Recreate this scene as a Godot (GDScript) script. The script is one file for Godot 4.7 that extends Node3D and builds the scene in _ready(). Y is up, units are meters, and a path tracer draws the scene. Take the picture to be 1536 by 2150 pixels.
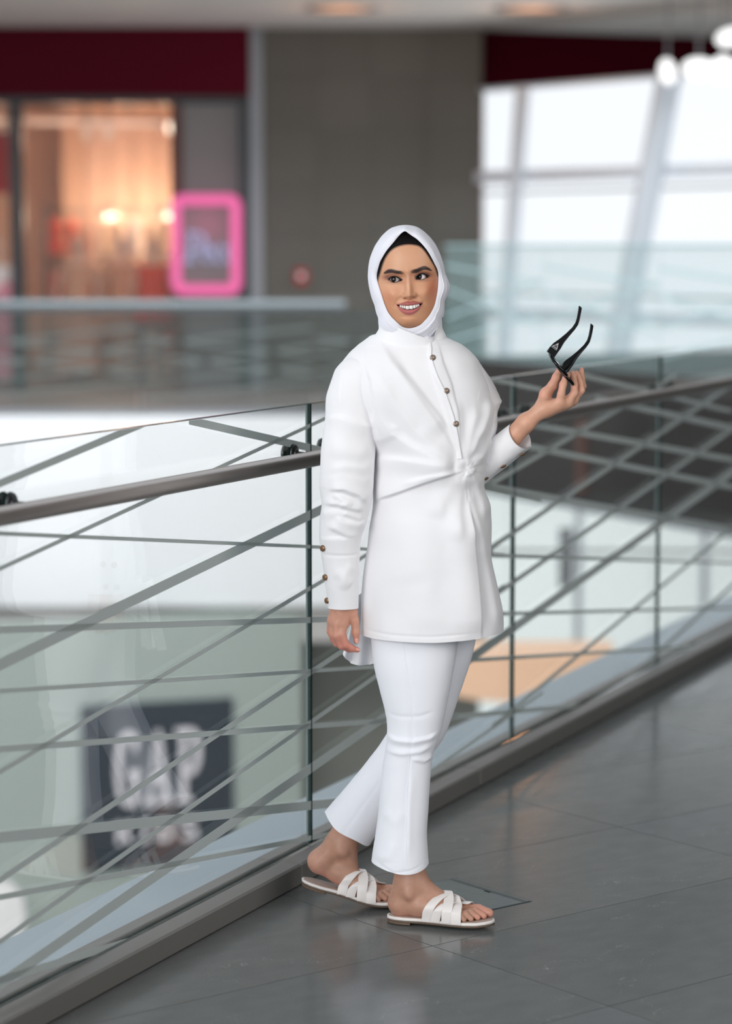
extends Node3D

# ---------------------------------------------------------------- helpers
var M := {}
var used := {}

func numbered(n: String) -> String:
	if not used.has(n):
		used[n] = 0
		return n
	used[n] += 1
	return "%s_%03d" % [n, used[n]]

func mat(key: String, c: Color, rough := 0.6, metal := 0.0) -> StandardMaterial3D:
	var m := StandardMaterial3D.new()
	m.resource_name = key
	m.albedo_color = c
	m.roughness = rough
	m.metallic = metal
	M[key] = m
	return m

func rgb8(r: float, g: float, b: float, a := 1.0) -> Color:
	return Color(r / 255.0, g / 255.0, b / 255.0, a)

func glow(key: String, c: Color, e: float) -> StandardMaterial3D:
	var m := mat(key, Color(c.r * 0.25, c.g * 0.25, c.b * 0.25), 0.5)
	m.emission_enabled = true
	m.emission = c
	m.emission_energy_multiplier = e
	return m

func st_new() -> SurfaceTool:
	var st := SurfaceTool.new()
	st.begin(Mesh.PRIMITIVE_TRIANGLES)
	return st

func obj(called: String, st, m: Material, parent: Node = self, normals := true) -> MeshInstance3D:
	var o := MeshInstance3D.new()
	if st is SurfaceTool:
		if normals:
			st.generate_normals()
		o.mesh = st.commit()
	else:
		o.mesh = st
	o.material_override = m
	o.name = numbered(called) if parent == self else called
	parent.add_child(o, true)
	return o

func tag(o: Node, label: String, category: String, group := "") -> Node:
	o.set_meta("label", label)
	o.set_meta("category", category)
	if group:
		o.set_meta("group", group)
	return o

func structure(o: Node, label := "") -> Node:
	o.set_meta("kind", "structure")
	if label:
		o.set_meta("label", label)
	return o

func thing(called: String, label: String, category: String, at := Vector3.ZERO, group := "") -> Node3D:
	var o := Node3D.new()
	o.name = numbered(called)
	o.position = at
	add_child(o, true)
	tag(o, label, category, group)
	return o

func root3(called: String, at := Vector3.ZERO) -> Node3D:
	var o := Node3D.new()
	o.name = numbered(called)
	o.position = at
	add_child(o, true)
	return o

func quad(st: SurfaceTool, a: Vector3, b: Vector3, c: Vector3, d: Vector3, smooth := -1) -> void:
	# a b c d counter-clockwise as seen from outside
	st.set_smooth_group(smooth)
	for p in [a, c, b, a, d, c]:
		st.add_vertex(p)

# box with chamfered edges, in the frame xf
func bx(st: SurfaceTool, xf: Transform3D, size: Vector3, bev := 0.0) -> void:
	var h := size * 0.5
	var b := minf(bev, minf(h.x, minf(h.y, h.z)) * 0.9)
	var ax := [Vector3.RIGHT, Vector3.UP, Vector3.BACK]
	for i in 3:
		for s in [-1.0, 1.0]:
			var n: Vector3 = ax[i] * s
			var u: Vector3 = ax[(i + 1) % 3]
			var v: Vector3 = ax[(i + 2) % 3] * s
			var hu := h[(i + 1) % 3] - b
			var hv := h[(i + 2) % 3] - b
			var o := n * h[i]
			quad(st, xf * (o - u * hu - v * hv), xf * (o + u * hu - v * hv), xf * (o + u * hu + v * hv), xf * (o - u * hu + v * hv))
	if b <= 0.0:
		return
	for i in 3:
		var j := (i + 1) % 3
		var k := (i + 2) % 3
		for s in [-1.0, 1.0]:
			for t in [-1.0, 1.0]:
				var e: Vector3 = ax[k] * (h[k] - b)
				var p: Vector3 = ax[i] * s * h[i] + ax[j] * t * (h[j] - b)
				var q: Vector3 = ax[i] * s * (h[i] - b) + ax[j] * t * h[j]
				if s * t > 0:
					quad(st, xf * (p - e), xf * (q - e), xf * (q + e), xf * (p + e))
				else:
					quad(st, xf * (q - e), xf * (p - e), xf * (p + e), xf * (q + e))
	for s in [-1.0, 1.0]:
		for t in [-1.0, 1.0]:
			for r in [-1.0, 1.0]:
				var p := Vector3(s * h.x, t * (h.y - b), r * (h.z - b))
				var q := Vector3(s * (h.x - b), t * h.y, r * (h.z - b))
				var w := Vector3(s * (h.x - b), t * (h.y - b), r * h.z)
				st.set_smooth_group(-1)
				if s * t * r > 0:
					for c in [p, w, q]:
						st.add_vertex(xf * c)
				else:
					for c in [p, q, w]:
						st.add_vertex(xf * c)

func box_at(called: String, c: Vector3, size: Vector3, m: Material, parent: Node = self, bev := 0.0, yaw := 0.0) -> MeshInstance3D:
	var st := st_new()
	bx(st, Transform3D(Basis(Vector3.UP, yaw), Vector3.ZERO), size, bev)
	var o := obj(called, st, m, parent)
	o.position = c
	return o

# tube along a path; radii one number or one per point
func tube(st: SurfaceTool, pts: Array, radii, sides := 12, flat := 1.0, up := Vector3.UP, caps := true) -> void:
	var rings := []
	for i in pts.size():
		var a: Vector3 = pts[maxi(i - 1, 0)]
		var b: Vector3 = pts[mini(i + 1, pts.size() - 1)]
		var d := (b - a).normalized()
		var u := up.cross(d)
		if u.length() < 0.05:
			u = Vector3.RIGHT.cross(d)
		u = u.normalized()
		var v := d.cross(u)
		var r: float = radii[i] if radii is Array else radii
		var ring := []
		for k in sides:
			var t := TAU * k / sides
			ring.append(pts[i] + (u * cos(t) + v * sin(t) * flat) * r)
		rings.append(ring)
	skin(st, rings, true, caps)

# quads between rings of points (rings turn counter-clockwise about the direction of travel)
func skin(st: SurfaceTool, rings: Array, closed := true, caps := false, flip := false) -> void:
	st.set_smooth_group(1)
	var n: int = rings[0].size()
	var m := n if closed else n - 1
	for i in rings.size() - 1:
		for k in m:
			var a: Vector3 = rings[i][k]
			var b: Vector3 = rings[i][(k + 1) % n]
			var c: Vector3 = rings[i + 1][(k + 1) % n]
			var d: Vector3 = rings[i + 1][k]
			for p in ([a, b, c, a, c, d] if flip else [a, c, b, a, d, c]):
				st.add_vertex(p)
	if caps:
		st.set_smooth_group(-1)
		for e in [0, rings.size() - 1]:
			var mid := Vector3.ZERO
			for p in rings[e]:
				mid += p
			mid /= n
			for k in n:
				var a: Vector3 = rings[e][k]
				var b: Vector3 = rings[e][(k + 1) % n]
				for p in ([mid, a, b] if (e == 0) != flip else [mid, b, a]):
					st.add_vertex(p)

# lathe about axis y in frame xf; profile of Vector2(radius, height) from bottom to top
func lathe(st: SurfaceTool, xf: Transform3D, prof: Array, sides := 24) -> void:
	var rings := []
	for q in prof:
		var ring := []
		for k in sides:
			var t := TAU * k / sides
			ring.append(xf * Vector3(q.x * cos(t), q.y, -q.x * sin(t)))
		rings.append(ring)
	skin(st, rings, true, false)

# polygon (counter-clockwise seen against axis w) in plane u,v extruded along w
func prism(st: SurfaceTool, poly: PackedVector2Array, o: Vector3, u: Vector3, v: Vector3, w: Vector3) -> void:
	if Geometry2D.is_polygon_clockwise(poly):
		poly.reverse()
	if u.cross(v).dot(w) < 0:
		o += w
		w = -w
	var idx := Geometry2D.triangulate_polygon(poly)
	st.set_smooth_group(-1)
	var n := poly.size()
	for i in range(0, idx.size(), 3):
		var a := poly[idx[i]]
		var b := poly[idx[i + 1]]
		var c := poly[idx[i + 2]]
		if (b - a).cross(c - a) < 0:
			var t := b
			b = c
			c = t
		for p in [a, c, b]:
			st.add_vertex(o + u * p.x + v * p.y + w)
		for p in [a, b, c]:
			st.add_vertex(o + u * p.x + v * p.y)
	for i in n:
		var a := poly[i]
		var b := poly[(i + 1) % n]
		var p := o + u * a.x + v * a.y
		var q := o + u * b.x + v * b.y
		quad(st, p, q, q + w, p + w)

func noise(sd: int, freq: float, oct := 3) -> FastNoiseLite:
	var n := FastNoiseLite.new()
	n.seed = sd
	n.frequency = freq
	n.fractal_octaves = oct
	return n

func rrect(w: float, h: float, r: float, seg := 5) -> PackedVector2Array:
	var p := PackedVector2Array()
	for c in [[1, 1, 0], [-1, 1, 1], [-1, -1, 2], [1, -1, 3]]:
		for k in seg + 1:
			var t: float = (c[2] + float(k) / seg) * PI / 2
			p.append(Vector2(c[0] * (w / 2 - r) + r * cos(t), c[1] * (h / 2 - r) + r * sin(t)))
	return p

func lerp_table(t: Array, x: float) -> float:
	# rows [x, y] in ascending x
	if x <= t[0][0]:
		return t[0][1]
	for i in t.size() - 1:
		if x <= t[i + 1][0]:
			var f: float = (x - t[i][0]) / (t[i + 1][0] - t[i][0])
			return lerpf(t[i][1], t[i + 1][1], f)
	return t[-1][1]

func omni(at: Vector3, c: Color, e: float, size := 0.05) -> void:
	var l := OmniLight3D.new()
	l.name = "lamp_light"
	l.position = at
	l.light_color = c
	l.light_energy = e
	l.light_size = size
	l.omni_range = 30.0
	l.omni_attenuation = 2.0
	l.shadow_enabled = true
	add_child(l, true)

# ---------------------------------------------------------------- camera, sky, light
func lens_and_light() -> void:
	var cam := Camera3D.new()
	cam.name = "camera"
	cam.position = Vector3(0, 1.65, 0)
	cam.rotation = Vector3(deg_to_rad(-6.1), 0, 0)
	cam.fov = 2.0 * rad_to_deg(atan(1075.0 / 5200.0))
	cam.near = 0.1
	cam.far = 200.0
	add_child(cam)
	var optics := CameraAttributesPhysical.new()
	optics.frustum_focal_length = 87.0
	optics.frustum_focus_distance = 6.05
	optics.exposure_aperture = 1.8
	var e := Environment.new()
	e.background_mode = Environment.BG_SKY
	var sky := Sky.new()
	var sm := ProceduralSkyMaterial.new()
	sm.sky_top_color = Color(0.93, 0.96, 1.0)
	sm.sky_horizon_color = Color(0.97, 0.985, 1.0)
	sm.ground_bottom_color = Color(0.62, 0.64, 0.65)
	sm.ground_horizon_color = Color(0.8, 0.82, 0.84)
	sm.sun_angle_max = 0.0
	sky.sky_material = sm
	e.sky = sky
	e.background_energy_multiplier = 2.1
	e.tonemap_mode = Environment.TONE_MAPPER_LINEAR
	e.tonemap_exposure = 0.95
	e.sdfgi_enabled = true
	e.ssao_enabled = true
	e.ssil_enabled = true
	var we := WorldEnvironment.new()
	we.name = "surroundings"
	we.environment = e
	we.camera_attributes = optics
	add_child(we)
	# added area lights in place of daylight: left key, right fill, fascia boost
	for q in [["key_light", Vector3(-4.8, 3.0, 2.6), Vector3(0.2, 0.9, -6.0), Vector2(4.6, 3.4), 46.0], ["fill_light", Vector3(6.5, 4.0, -0.5), Vector3(0.3, 0.9, -6.0), Vector2(3.0, 3.0), 20.0], ["fascia_boost", Vector3(-1.5, 8.4, -15.5), Vector3(-1.0, -0.6, -24.0), Vector2(9.0, 4.0), 102.0]]:
		var a := AreaLight3D.new()
		a.name = q[0]
		a.area_size = q[3]
		add_child(a)
		a.look_at_from_position(q[1], q[2])
		a.light_color = Color(1.0, 0.99, 0.98)
		a.light_energy = q[4]
		a.area_range = 60.0
		a.area_attenuation = 2.0
		a.shadow_enabled = true

# ---------------------------------------------------------------- shared materials
func materials() -> void:
	mat("concrete", rgb8(150, 150, 146), 0.8)
	mat("grout", rgb8(52, 52, 52), 0.9)
	mat("curb", rgb8(122, 120, 116), 0.5, 0.2)
	mat("ledge", rgb8(176, 188, 194), 0.7)
	mat("steel", rgb8(164, 156, 150), 0.38, 0.85)
	mat("dark_steel", rgb8(88, 90, 90), 0.35, 0.9)
	mat("frost", rgb8(194, 200, 198), 0.6)
	M.frost.backlight_enabled = true
	M.frost.backlight = Color(0.7, 0.72, 0.71)
	mat("far_frost", rgb8(112, 122, 120), 0.6)
	mat("glass_dark", rgb8(3, 34, 29), 0.5).metallic_specular = 0.15
	mat("glass_lip", rgb8(118, 138, 134), 0.4)
	mat("glass_top", rgb8(70, 92, 88), 0.2)
	for g in [["glass", 0.025, rgb8(165, 195, 188)], ["far_glass", 0.30, rgb8(70, 82, 80)], ["teal_glass", 0.14, rgb8(150, 192, 194)], ["shop_glass", 0.05, rgb8(180, 190, 190)]]:
		var m := mat(g[0], Color(g[2].r, g[2].g, g[2].b, g[1]), 0.0)
		m.transparency = BaseMaterial3D.TRANSPARENCY_ALPHA
	M.shop_glass.metallic_specular = 0.12
	mat("maroon", rgb8(84, 20, 34), 0.95)
	mat("dark_maroon", rgb8(52, 3, 15), 0.95)
	M.maroon.metallic_specular = 0.15
	M.dark_maroon.metallic_specular = 0.15
	mat("wall_tile", rgb8(88, 86, 80), 0.55)
	mat("wall_joint", rgb8(76, 74, 69), 0.8)
	mat("strip_metal", rgb8(132, 136, 142), 0.4, 0.3)
	mat("mullion", rgb8(44, 48, 52), 0.4, 0.2)
	mat("panel_grey", rgb8(112, 108, 108), 0.35)
	mat("white_fascia", rgb8(246, 249, 250), 0.25)
	mat("soffit", rgb8(194, 192, 188), 0.8)
	mat("far_floor", rgb8(176, 172, 166), 0.35)
	mat("hazed_wall", rgb8(172, 183, 176), 0.7)  # pale tone put in for the bright reflection in the glass before it
	mat("olive_wall", rgb8(120, 122, 114), 0.7)
	mat("brown_slab", rgb8(40, 36, 34), 0.8)
	mat("brown_trim", rgb8(86, 54, 44), 0.7)
	mat("navy", rgb8(34, 43, 56), 0.6)
	mat("sign_white", rgb8(240, 236, 240), 0.5)
	mat("mall_wall", rgb8(205, 206, 204), 0.85)
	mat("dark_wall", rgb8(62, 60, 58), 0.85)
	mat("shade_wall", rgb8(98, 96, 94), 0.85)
	mat("mall_floor", rgb8(190, 190, 186), 0.6)
	mat("wall_tile_b", rgb8(92, 90, 84), 0.55)
	var sk := mat("skin", Color.WHITE, 0.42)
	sk.vertex_color_use_as_albedo = true
	sk.metallic_specular = 0.42
	sk.subsurf_scatter_enabled = true
	sk.subsurf_scatter_strength = 0.08
	var ey := mat("eye", Color.WHITE, 0.05)
	ey.vertex_color_use_as_albedo = true
	mat("lash", rgb8(14, 10, 10), 0.6)
	mat("tooth", rgb8(246, 240, 234), 0.25)
	mat("hair", rgb8(13, 10, 11), 0.55).metallic_specular = 0.25
	mat("nail", rgb8(226, 168, 152), 0.25)
	mat("hijab", rgb8(238, 238, 246), 0.85)
	mat("black_gloss", rgb8(6, 7, 10), 0.07).metallic_specular = 0.4
	mat("lens_dark", rgb8(34, 30, 28), 0.05)
	mat("silver", rgb8(226, 222, 224), 0.25, 0.9)
	mat("shirt", rgb8(243, 242, 244), 0.75)
	mat("trouser", rgb8(246, 247, 253), 0.8)
	mat("sandal_white", rgb8(240, 234, 230), 0.4)
	mat("sole_brown", rgb8(104, 86, 72), 0.6)
	mat("insole", rgb8(172, 152, 140), 0.6)
	mat("button_bronze", rgb8(134, 104, 78), 0.35, 0.6)
	mat("button_front", rgb8(150, 132, 118), 0.35, 0.5)
	mat("upper_wall", rgb8(120, 120, 118), 0.8)
	mat("alarm_red", rgb8(150, 50, 42), 0.5)
	mat("warm_strip", rgb8(196, 122, 100), 0.6)
	mat("pale_frame", rgb8(206, 212, 220), 0.7)
	mat("teal_rim", rgb8(150, 178, 180), 0.3)
	mat("teal_film", rgb8(170, 196, 198), 0.6)
	mat("rail_pale", rgb8(126, 136, 140), 0.4, 0.5)
	glow("canopy", rgb8(246, 204, 170), 1.1)  # glows itself to stand for warm light falling on it
	mat("shop_wall", rgb8(200, 160, 138), 0.8)
	mat("shop_ceiling", rgb8(206, 180, 164), 0.8)
	mat("shop_floor", rgb8(150, 140, 134), 0.35)
	mat("reveal", rgb8(92, 60, 52), 0.6)
	mat("shelf_wood", rgb8(120, 78, 62), 0.6)
	mat("banner_red", rgb8(178, 10, 22), 0.7)
	mat("mannequin_skin", rgb8(216, 178, 156), 0.5)
	mat("red_cloth", rgb8(226, 92, 72), 0.85)
	mat("cream_cloth", rgb8(246, 224, 196), 0.85)
	mat("tan_cloth", rgb8(214, 160, 130), 0.85)
	mat("white_cloth", rgb8(244, 238, 236), 0.85)
	mat("pink_cloth", rgb8(232, 150, 168), 0.85)
	mat("dark_cloth", rgb8(52, 48, 54), 0.8)
	glow("bright_pane", rgb8(238, 243, 248), 1.14)
	glow("bright_pane_low", rgb8(232, 243, 242), 1.28)
	glow("lamp_warm", rgb8(255, 196, 160), 0.7)
	glow("glint_white", rgb8(255, 255, 255), 1.6)
	glow("lamp_soft", rgb8(240, 240, 240), 0.9)
	glow("lamp_shop", rgb8(255, 214, 186), 0.9)
	glow("lamp_spot", rgb8(255, 240, 220), 3.0)
	glow("neon_pink", rgb8(236, 104, 164), 1.15)
	glow("neon_lilac", rgb8(180, 182, 224), 0.9)

# ---------------------------------------------------------------- our gallery
const RD := Vector3(0.4024, 0, -0.9155)   # along the balustrade, away
const RN := Vector3(-0.9155, 0, -0.4024)  # across it, out over the void
const RL := Vector3(-0.2999, 0, -6.0)     # floor line of the kerb

func rail(s: float, off: float, h: float) -> Vector3:
	return RL + RD * s + RN * off + Vector3.UP * h

func rail_box(st: SurfaceTool, s0: float, s1: float, o0: float, o1: float, h0: float, h1: float, bev := 0.0) -> void:
	var c := rail((s0 + s1) / 2, (o0 + o1) / 2, (h0 + h1) / 2)
	bx(st, Transform3D(Basis(RD, Vector3.UP, -RN), c), Vector3(s1 - s0, h1 - h0, o1 - o0), bev)

func tile_picture(sd: int, tone: Color) -> ImageTexture:
	var w := 640
	var h := 320
	var im := Image.create(w, h, false, Image.FORMAT_RGB8)
	var n1 := noise(sd, 0.012, 4)
	var n2 := noise(sd + 9, 0.3, 2)
	var n3 := noise(sd + 5, 0.006, 4)
	var n4 := noise(sd + 2, 0.004, 5)
	for y in h:
		for x in w:
			var v := 1.0 + 0.05 * n1.get_noise_2d(x, y * 2) + 0.05 * n2.get_noise_2d(x, y)
			var vein := absf(n3.get_noise_2d(x * 0.7 + y * 0.9, y - x * 0.3) + 0.22)
			var where := n4.get_noise_2d(x + 300, y)
			if vein < 0.0035 and where > 0.0:
				v += 0.5 * (1.0 - vein / 0.0035)
			im.set_pixel(x, y, Color(tone.r * v, tone.g * v, tone.b * v))
	return ImageTexture.create_from_image(im)

func gallery() -> void:
	# structural slab, edge and floor
	var A := Vector3(0.7826, 0, -0.6225)
	var B := Vector3(0.6225, 0, 0.7826)
	var O := Vector3(0.158, 0, -5.74)
	var fl := root3("floor")
	structure(fl, "dark grey polished stone floor laid in large rectangular tiles")
	var foot := PackedVector2Array()
	for p in [rail(-7, 0.43, 0), rail(-7, -8, 0), rail(22, -8, 0), rail(22, 0.43, 0)]:
		foot.append(Vector2(p.x, -p.z))
	var st := st_new()
	prism(st, foot, Vector3(0, -0.45, 0), Vector3.RIGHT, Vector3.FORWARD, Vector3(0, 0.437, 0))
	obj("slab", st, M.grout, fl)
	var clip := PackedVector2Array()
	for p in [rail(-7, 0.004, 0), rail(-7, -8, 0), rail(9, -8, 0), rail(9, 0.004, 0)]:
		clip.append(Vector2((p - O).dot(A), (p - O).dot(B)))
	var tm := []
	for k in 4:
		var m := mat("floor_tile_%d" % k, Color.WHITE, 0.16 + 0.015 * k)
		m.albedo_texture = tile_picture(40 + k * 7, [rgb8(103, 106, 106), rgb8(99, 102, 102), rgb8(105, 107, 106), rgb8(100, 103, 104)][k])
		m.metallic_specular = 0.36
		tm.append(m)
	var rng := RandomNumberGenerator.new()
	rng.seed = 5
	for i in range(-4, 7):
		for j in range(-13, 9):
			var c0 := Vector2(i * 1.2, j * 0.6)
			var pick := rng.randi() % 4
			var ctr := O + A * (c0.x + 0.6) + B * (c0.y + 0.3)
			if ctr.x < -5.0 or ctr.x > 5.5 or ctr.z > -1.5 or ctr.z < -13.5:
				continue
			var g := 0.0016
			var r := PackedVector2Array([c0 + Vector2(g, g), c0 + Vector2(1.2 - g, g), c0 + Vector2(1.2 - g, 0.6 - g), c0 + Vector2(g, 0.6 - g)])
			for poly in Geometry2D.intersect_polygons(r, clip):
				var t := st_new()
				# UVs: one picture per tile
				var idx := Geometry2D.triangulate_polygon(poly)
				t.set_smooth_group(-1)
				for q in idx.size() / 3:
					var a := poly[idx[q * 3]]
					var b := poly[idx[q * 3 + 1]]
					var c := poly[idx[q * 3 + 2]]
					if (b - a).cross(c - a) > 0:
						var sw := b
						b = c
						c = sw
					for p in [a, c, b]:
						t.set_uv((p - c0) / Vector2(1.2, 0.6))
						t.add_vertex(O + A * p.x + B * p.y)
				for q in poly.size():
					var a := poly[q]
					var b := poly[(q + 1) % poly.size()]
					t.set_uv((a - c0) / Vector2(1.2, 0.6))
					var pa := O + A * a.x + B * a.y
					var pb := O + A * b.x + B * b.y
					var dn := Vector3(0, -0.012, 0)
					if Geometry2D.is_polygon_clockwise(poly):
						quad(t, pa + dn, pa, pb, pb + dn)
					else:
						quad(t, pa + dn, pb + dn, pb, pa)
				obj("tile", t, tm[pick], fl)
	# outer ledge and kerb
	st = st_new()
	rail_box(st, -7, 9, 0.135, 0.43, -0.013, 0.0)
	structure(obj("trim_1", st, M.ledge), "pale ledge outside the glass balustrade")
	var kb := root3("trim_2")
	structure(kb, "dark grey metal kerb channel that holds the glass balustrade")
	var cuts := [-7.0, -2.35, 0.33, 1.62, 3.2, 4.8, 6.4, 9.0]
	for k in cuts.size() - 1:
		st = st_new()
		rail_box(st, cuts[k] + 0.001, cuts[k + 1] - 0.001, 0.0, 0.062, 0.0, 0.058, 0.005)
		rail_box(st, cuts[k] + 0.001, cuts[k + 1] - 0.001, 0.092, 0.135, 0.0, 0.058, 0.003)
		obj("kerb_piece", st, M.curb, kb)
	st = st_new()
	rail_box(st, -7, 9, 0.062, 0.068, 0.0, 0.05)
	rail_box(st, -7, 9, 0.086, 0.092, 0.0, 0.05)
	obj("rubber_seal", st, M.glass_dark, kb)
	# floor box
	var h := thing("floor_box_cover", "grey rectangular metal floor box cover let into the tiles behind the front sandal", "floor hatch", Vector3(0.2525, 0, -6.199))
	var hb := Basis(Vector3(0.7826, 0, -0.6225), Vector3.UP, Vector3(0.6225, 0, 0.7826))
	st = st_new()
	bx(st, Transform3D(hb, Vector3(0, 0.0006, 0)), Vector3(0.192, 0.0012, 0.298))
	obj("frame", st, M.mullion, h)
	var hm := mat("hatch", rgb8(118, 130, 130), 0.3, 0.3)
	var nt := NoiseTexture2D.new()
	nt.noise = noise(3, 0.05, 3)
	nt.width = 256
	nt.height = 256
	nt.seamless = true
	var ramp := Gradient.new()
	ramp.colors = PackedColorArray([Color(0.78, 0.78, 0.78), Color(1, 1, 1)])
	nt.color_ramp = ramp
	hm.albedo_texture = nt
	hm.uv1_triplanar = true
	hm.uv1_scale = Vector3(1.5, 1, 16)
	st = st_new()
	bx(st, Transform3D(hb, Vector3(0, 0.001, 0)), Vector3(0.184, 0.002, 0.29), 0.0008)
	obj("plate", st, hm, h)
	st = st_new()
	bx(st, Transform3D(hb, hb * Vector3(0.072, 0.0018, 0)), Vector3(0.003, 0.0014, 0.286))
	bx(st, Transform3D(hb, hb * Vector3(0.0805, 0.0018, 0)), Vector3(0.0025, 0.0014, 0.286))
	obj("groove_strip", st, M.mullion, h)
	st = st_new()
	bx(st, Transform3D(hb, hb * Vector3(0.066, 0.002, 0.012)), Vector3(0.004, 0.0016, 0.022))
	obj("finger_slot", st, M.glass_dark, h)

func balustrade() -> void:
	var joints := [-5.86, -4.26, -2.66, -1.06 - 0.0, 0.54, 2.093, 3.69, 5.29, 6.89]
	joints = [-4.26, -2.66, -1.06, 0.54, 2.093, 3.69, 5.29, 6.89]
	# frosted film stripes: start s, h, end s, h, height of the stripe
	var F := [
		[-0.974, 1.164, -0.30, 1.256, 0.017], [-0.147, 1.240, 2.344, 0.815, 0.020], [-0.979, 0.986, 1.1, 1.256, 0.010], [-0.977, 1.056, 2.0, 0.672, 0.009],
		[-0.985, 0.784, 2.1, 1.112, 0.026], [-0.983, 0.854, 2.0, 0.482, 0.015], [-0.992, 0.558, 1.9, 0.922, 0.012], [-0.987, 0.725, 2.2, 0.311, 0.010],
		[-0.991, 0.602, 1.6, 0.222, 0.014], [-0.999, 0.328, 1.9, 0.698, 0.015], [-1.002, 0.195, 2.0, 0.573, 0.013], [-0.996, 0.414, 1.3, 0.037, 0.024],
		[-1.0, 0.287, 0.9, 0.023, 0.013], [-1.005, 0.104, 2.1, 0.426, 0.027], [-1.005, 0.110, -0.3, 0.032, 0.017], [0.9, 1.362, 2.344, 1.183, 0.015],
		[2.1, 1.093, 4.740, 0.763, 0.021], [1.7, 1.078, 4.747, 0.646, 0.021], [2.9, 1.124, 4.732, 0.896, 0.022], [1.6, 0.942, 4.757, 0.465, 0.024],
		[1.3, 0.841, 3.9, 1.16, 0.018], [1.6, 0.672, 4.7, 1.082, 0.019], [1.6, 0.515, 5.2, 0.954, 0.019], [1.6, 0.37, 5.2, 0.763, 0.032],
		[1.9, 0.133, 5.2, 0.533, 0.016], [3.2, 0.044, 5.2, 0.284, 0.018], [1.6, 0.718, 5.2, 0.268, 0.011], [1.6, 0.533, 5.1, 0.089, 0.012],
		[1.6, 0.391, 4.375, 0.026, 0.012], [1.3, 0.26, 2.836, 0.043, 0.016], [1.2, 0.075, 2.380, 0.164, 0.011], [2.4, 1.256, 4.7, 0.97, 0.016],
		[-2.6, 0.62, -1.05, 0.42, 0.02], [-2.6, 0.2, -1.05, 0.40, 0.018], [-2.6, 1.1, -1.05, 0.86, 0.014], [-2.6, 0.7, -1.05, 0.9, 0.024], [-2.6, 0.95, -1.05, 1.155, 0.016],
		[5.3, 0.6, 6.8, 0.42, 0.02], [5.3, 0.2, 6.8, 0.40, 0.018], [5.3, 1.1, 6.8, 0.86, 0.014], [5.3, 0.7, 6.8, 0.9, 0.024],
	]
	var labels := [
		"clear glass balustrade panel nearest the photographer, outside the frame edge", "second glass balustrade panel from the photographer, beside the frame edge",
		"wide glass balustrade panel with frosted stripes, before the navy shop sign", "glass balustrade panel with frosted stripes directly behind the woman",
		"glass balustrade panel between two joints, below the raised sunglasses", "blurred glass balustrade panel right of the raised hand, at the frame edge", "farthest glass balustrade panel, past the frame edge"]
	for f in F:
		if f[0] < -0.9 and f[0] > -1.04:
			var g: float = (f[3] - f[1]) / (f[2] - f[0])
			f[1] += g * (-1.056 - f[0])
			f[0] = -1.056
	for k in range(1, joints.size() - 1):
		var s0: float = joints[k] + 0.004
		var s1: float = joints[k + 1] - 0.004
		var p := thing("glass_panel", labels[k], "glass panel", rail((s0 + s1) / 2, 0.077, 0.05), "glass balustrade panels")
		var base := p.position
		var st := st_new()
		rail_box(st, s0, s1, 0.069, 0.085, 0.05, 1.2395)
		var o := obj("pane", st, M.glass, p)
		o.position = -base
		st = st_new()
		rail_box(st, s0 - 0.0035, s0 + 0.001, 0.0688, 0.0795, 0.058, 1.24)
		o = obj("polished_edge", st, M.glass_dark, p)
		o.position = -base
		st = st_new()
		rail_box(st, s0 - 0.0035, s0 + 0.001, 0.0797, 0.085, 0.058, 1.24)
		o = obj("ground_edge", st, M.glass_lip, p)
		o.position = -base
		st = st_new()
		rail_box(st, s0, s1, 0.069, 0.085, 1.2395, 1.241)
		o = obj("top_edge", st, M.glass_top, p)
		o.position = -base
		var frame := PackedVector2Array([Vector2(s0, 0.059), Vector2(s1, 0.059), Vector2(s1, 1.239), Vector2(s0, 1.239)])
		for f in F:
			var hw: float = f[4] / 2
			var poly := PackedVector2Array([Vector2(f[0], f[1] - hw), Vector2(f[2], f[3] - hw), Vector2(f[2], f[3] + hw), Vector2(f[0], f[1] + hw)])
			for q in Geometry2D.intersect_polygons(poly, frame):
				st = st_new()
				prism(st, q, rail(0, 0.0688, 0), RD, Vector3.UP, -RN * 0.0003)
				o = obj("frosted_stripe", st, M.frost, p)
				o.position = -base
	# handrail
	var hr := thing("handrail", "round brushed steel handrail running along the glass balustrade", "handrail", rail(0.5, 0, 1.107))
	var hp := hr.position
	var ht := st_new()
	tube(ht, [rail(-4, 0, 1.107) - hp, rail(8, 0, 1.107) - hp], 0.0205, 40)
	obj("tube", ht, M.steel, hr)
	for j in joints:
		for dd in [-0.11, 0.11]:
			var s: float = j + dd
			if s < -3.9 or s > 7.5:
				continue
			var b := st_new()
			var bas := Basis(RD, -RN, Vector3.UP) * Basis(Vector3.RIGHT, 0)
			bas = Basis(RD, RN, RD.cross(RN))
			for q in [[0.0, 0.062, 0.023, 0.006], [0.0, 0.0855, 0.023, 0.008], [0.0, 0.0555, 0.012, 0.007]]:
				var r: float = q[2]
				var t: float = q[3]
				lathe(b, Transform3D(bas, rail(s, q[1], 1.117) - hp), [Vector2(0, 0), Vector2(r - 0.001, 0), Vector2(r, 0.001), Vector2(r, t - 0.001), Vector2(r - 0.001, t), Vector2(0, t)], 28)
			tube(b, [rail(s, 0.056, 1.117) - hp, rail(s, 0.03, 1.116) - hp, rail(s, 0.012, 1.112) - hp, rail(s, 0.0, 1.11) - hp], 0.006, 10)
			obj("bracket", b, M.dark_steel, hr)
			b = st_new()
			for o2 in [0.0675, 0.0845]:
				lathe(b, Transform3D(bas, rail(s, o2, 1.117) - hp), [Vector2(0.0, 0), Vector2(0.0245, 0), Vector2(0.0245, 0.0018), Vector2(0, 0.0018)], 28)
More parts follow.
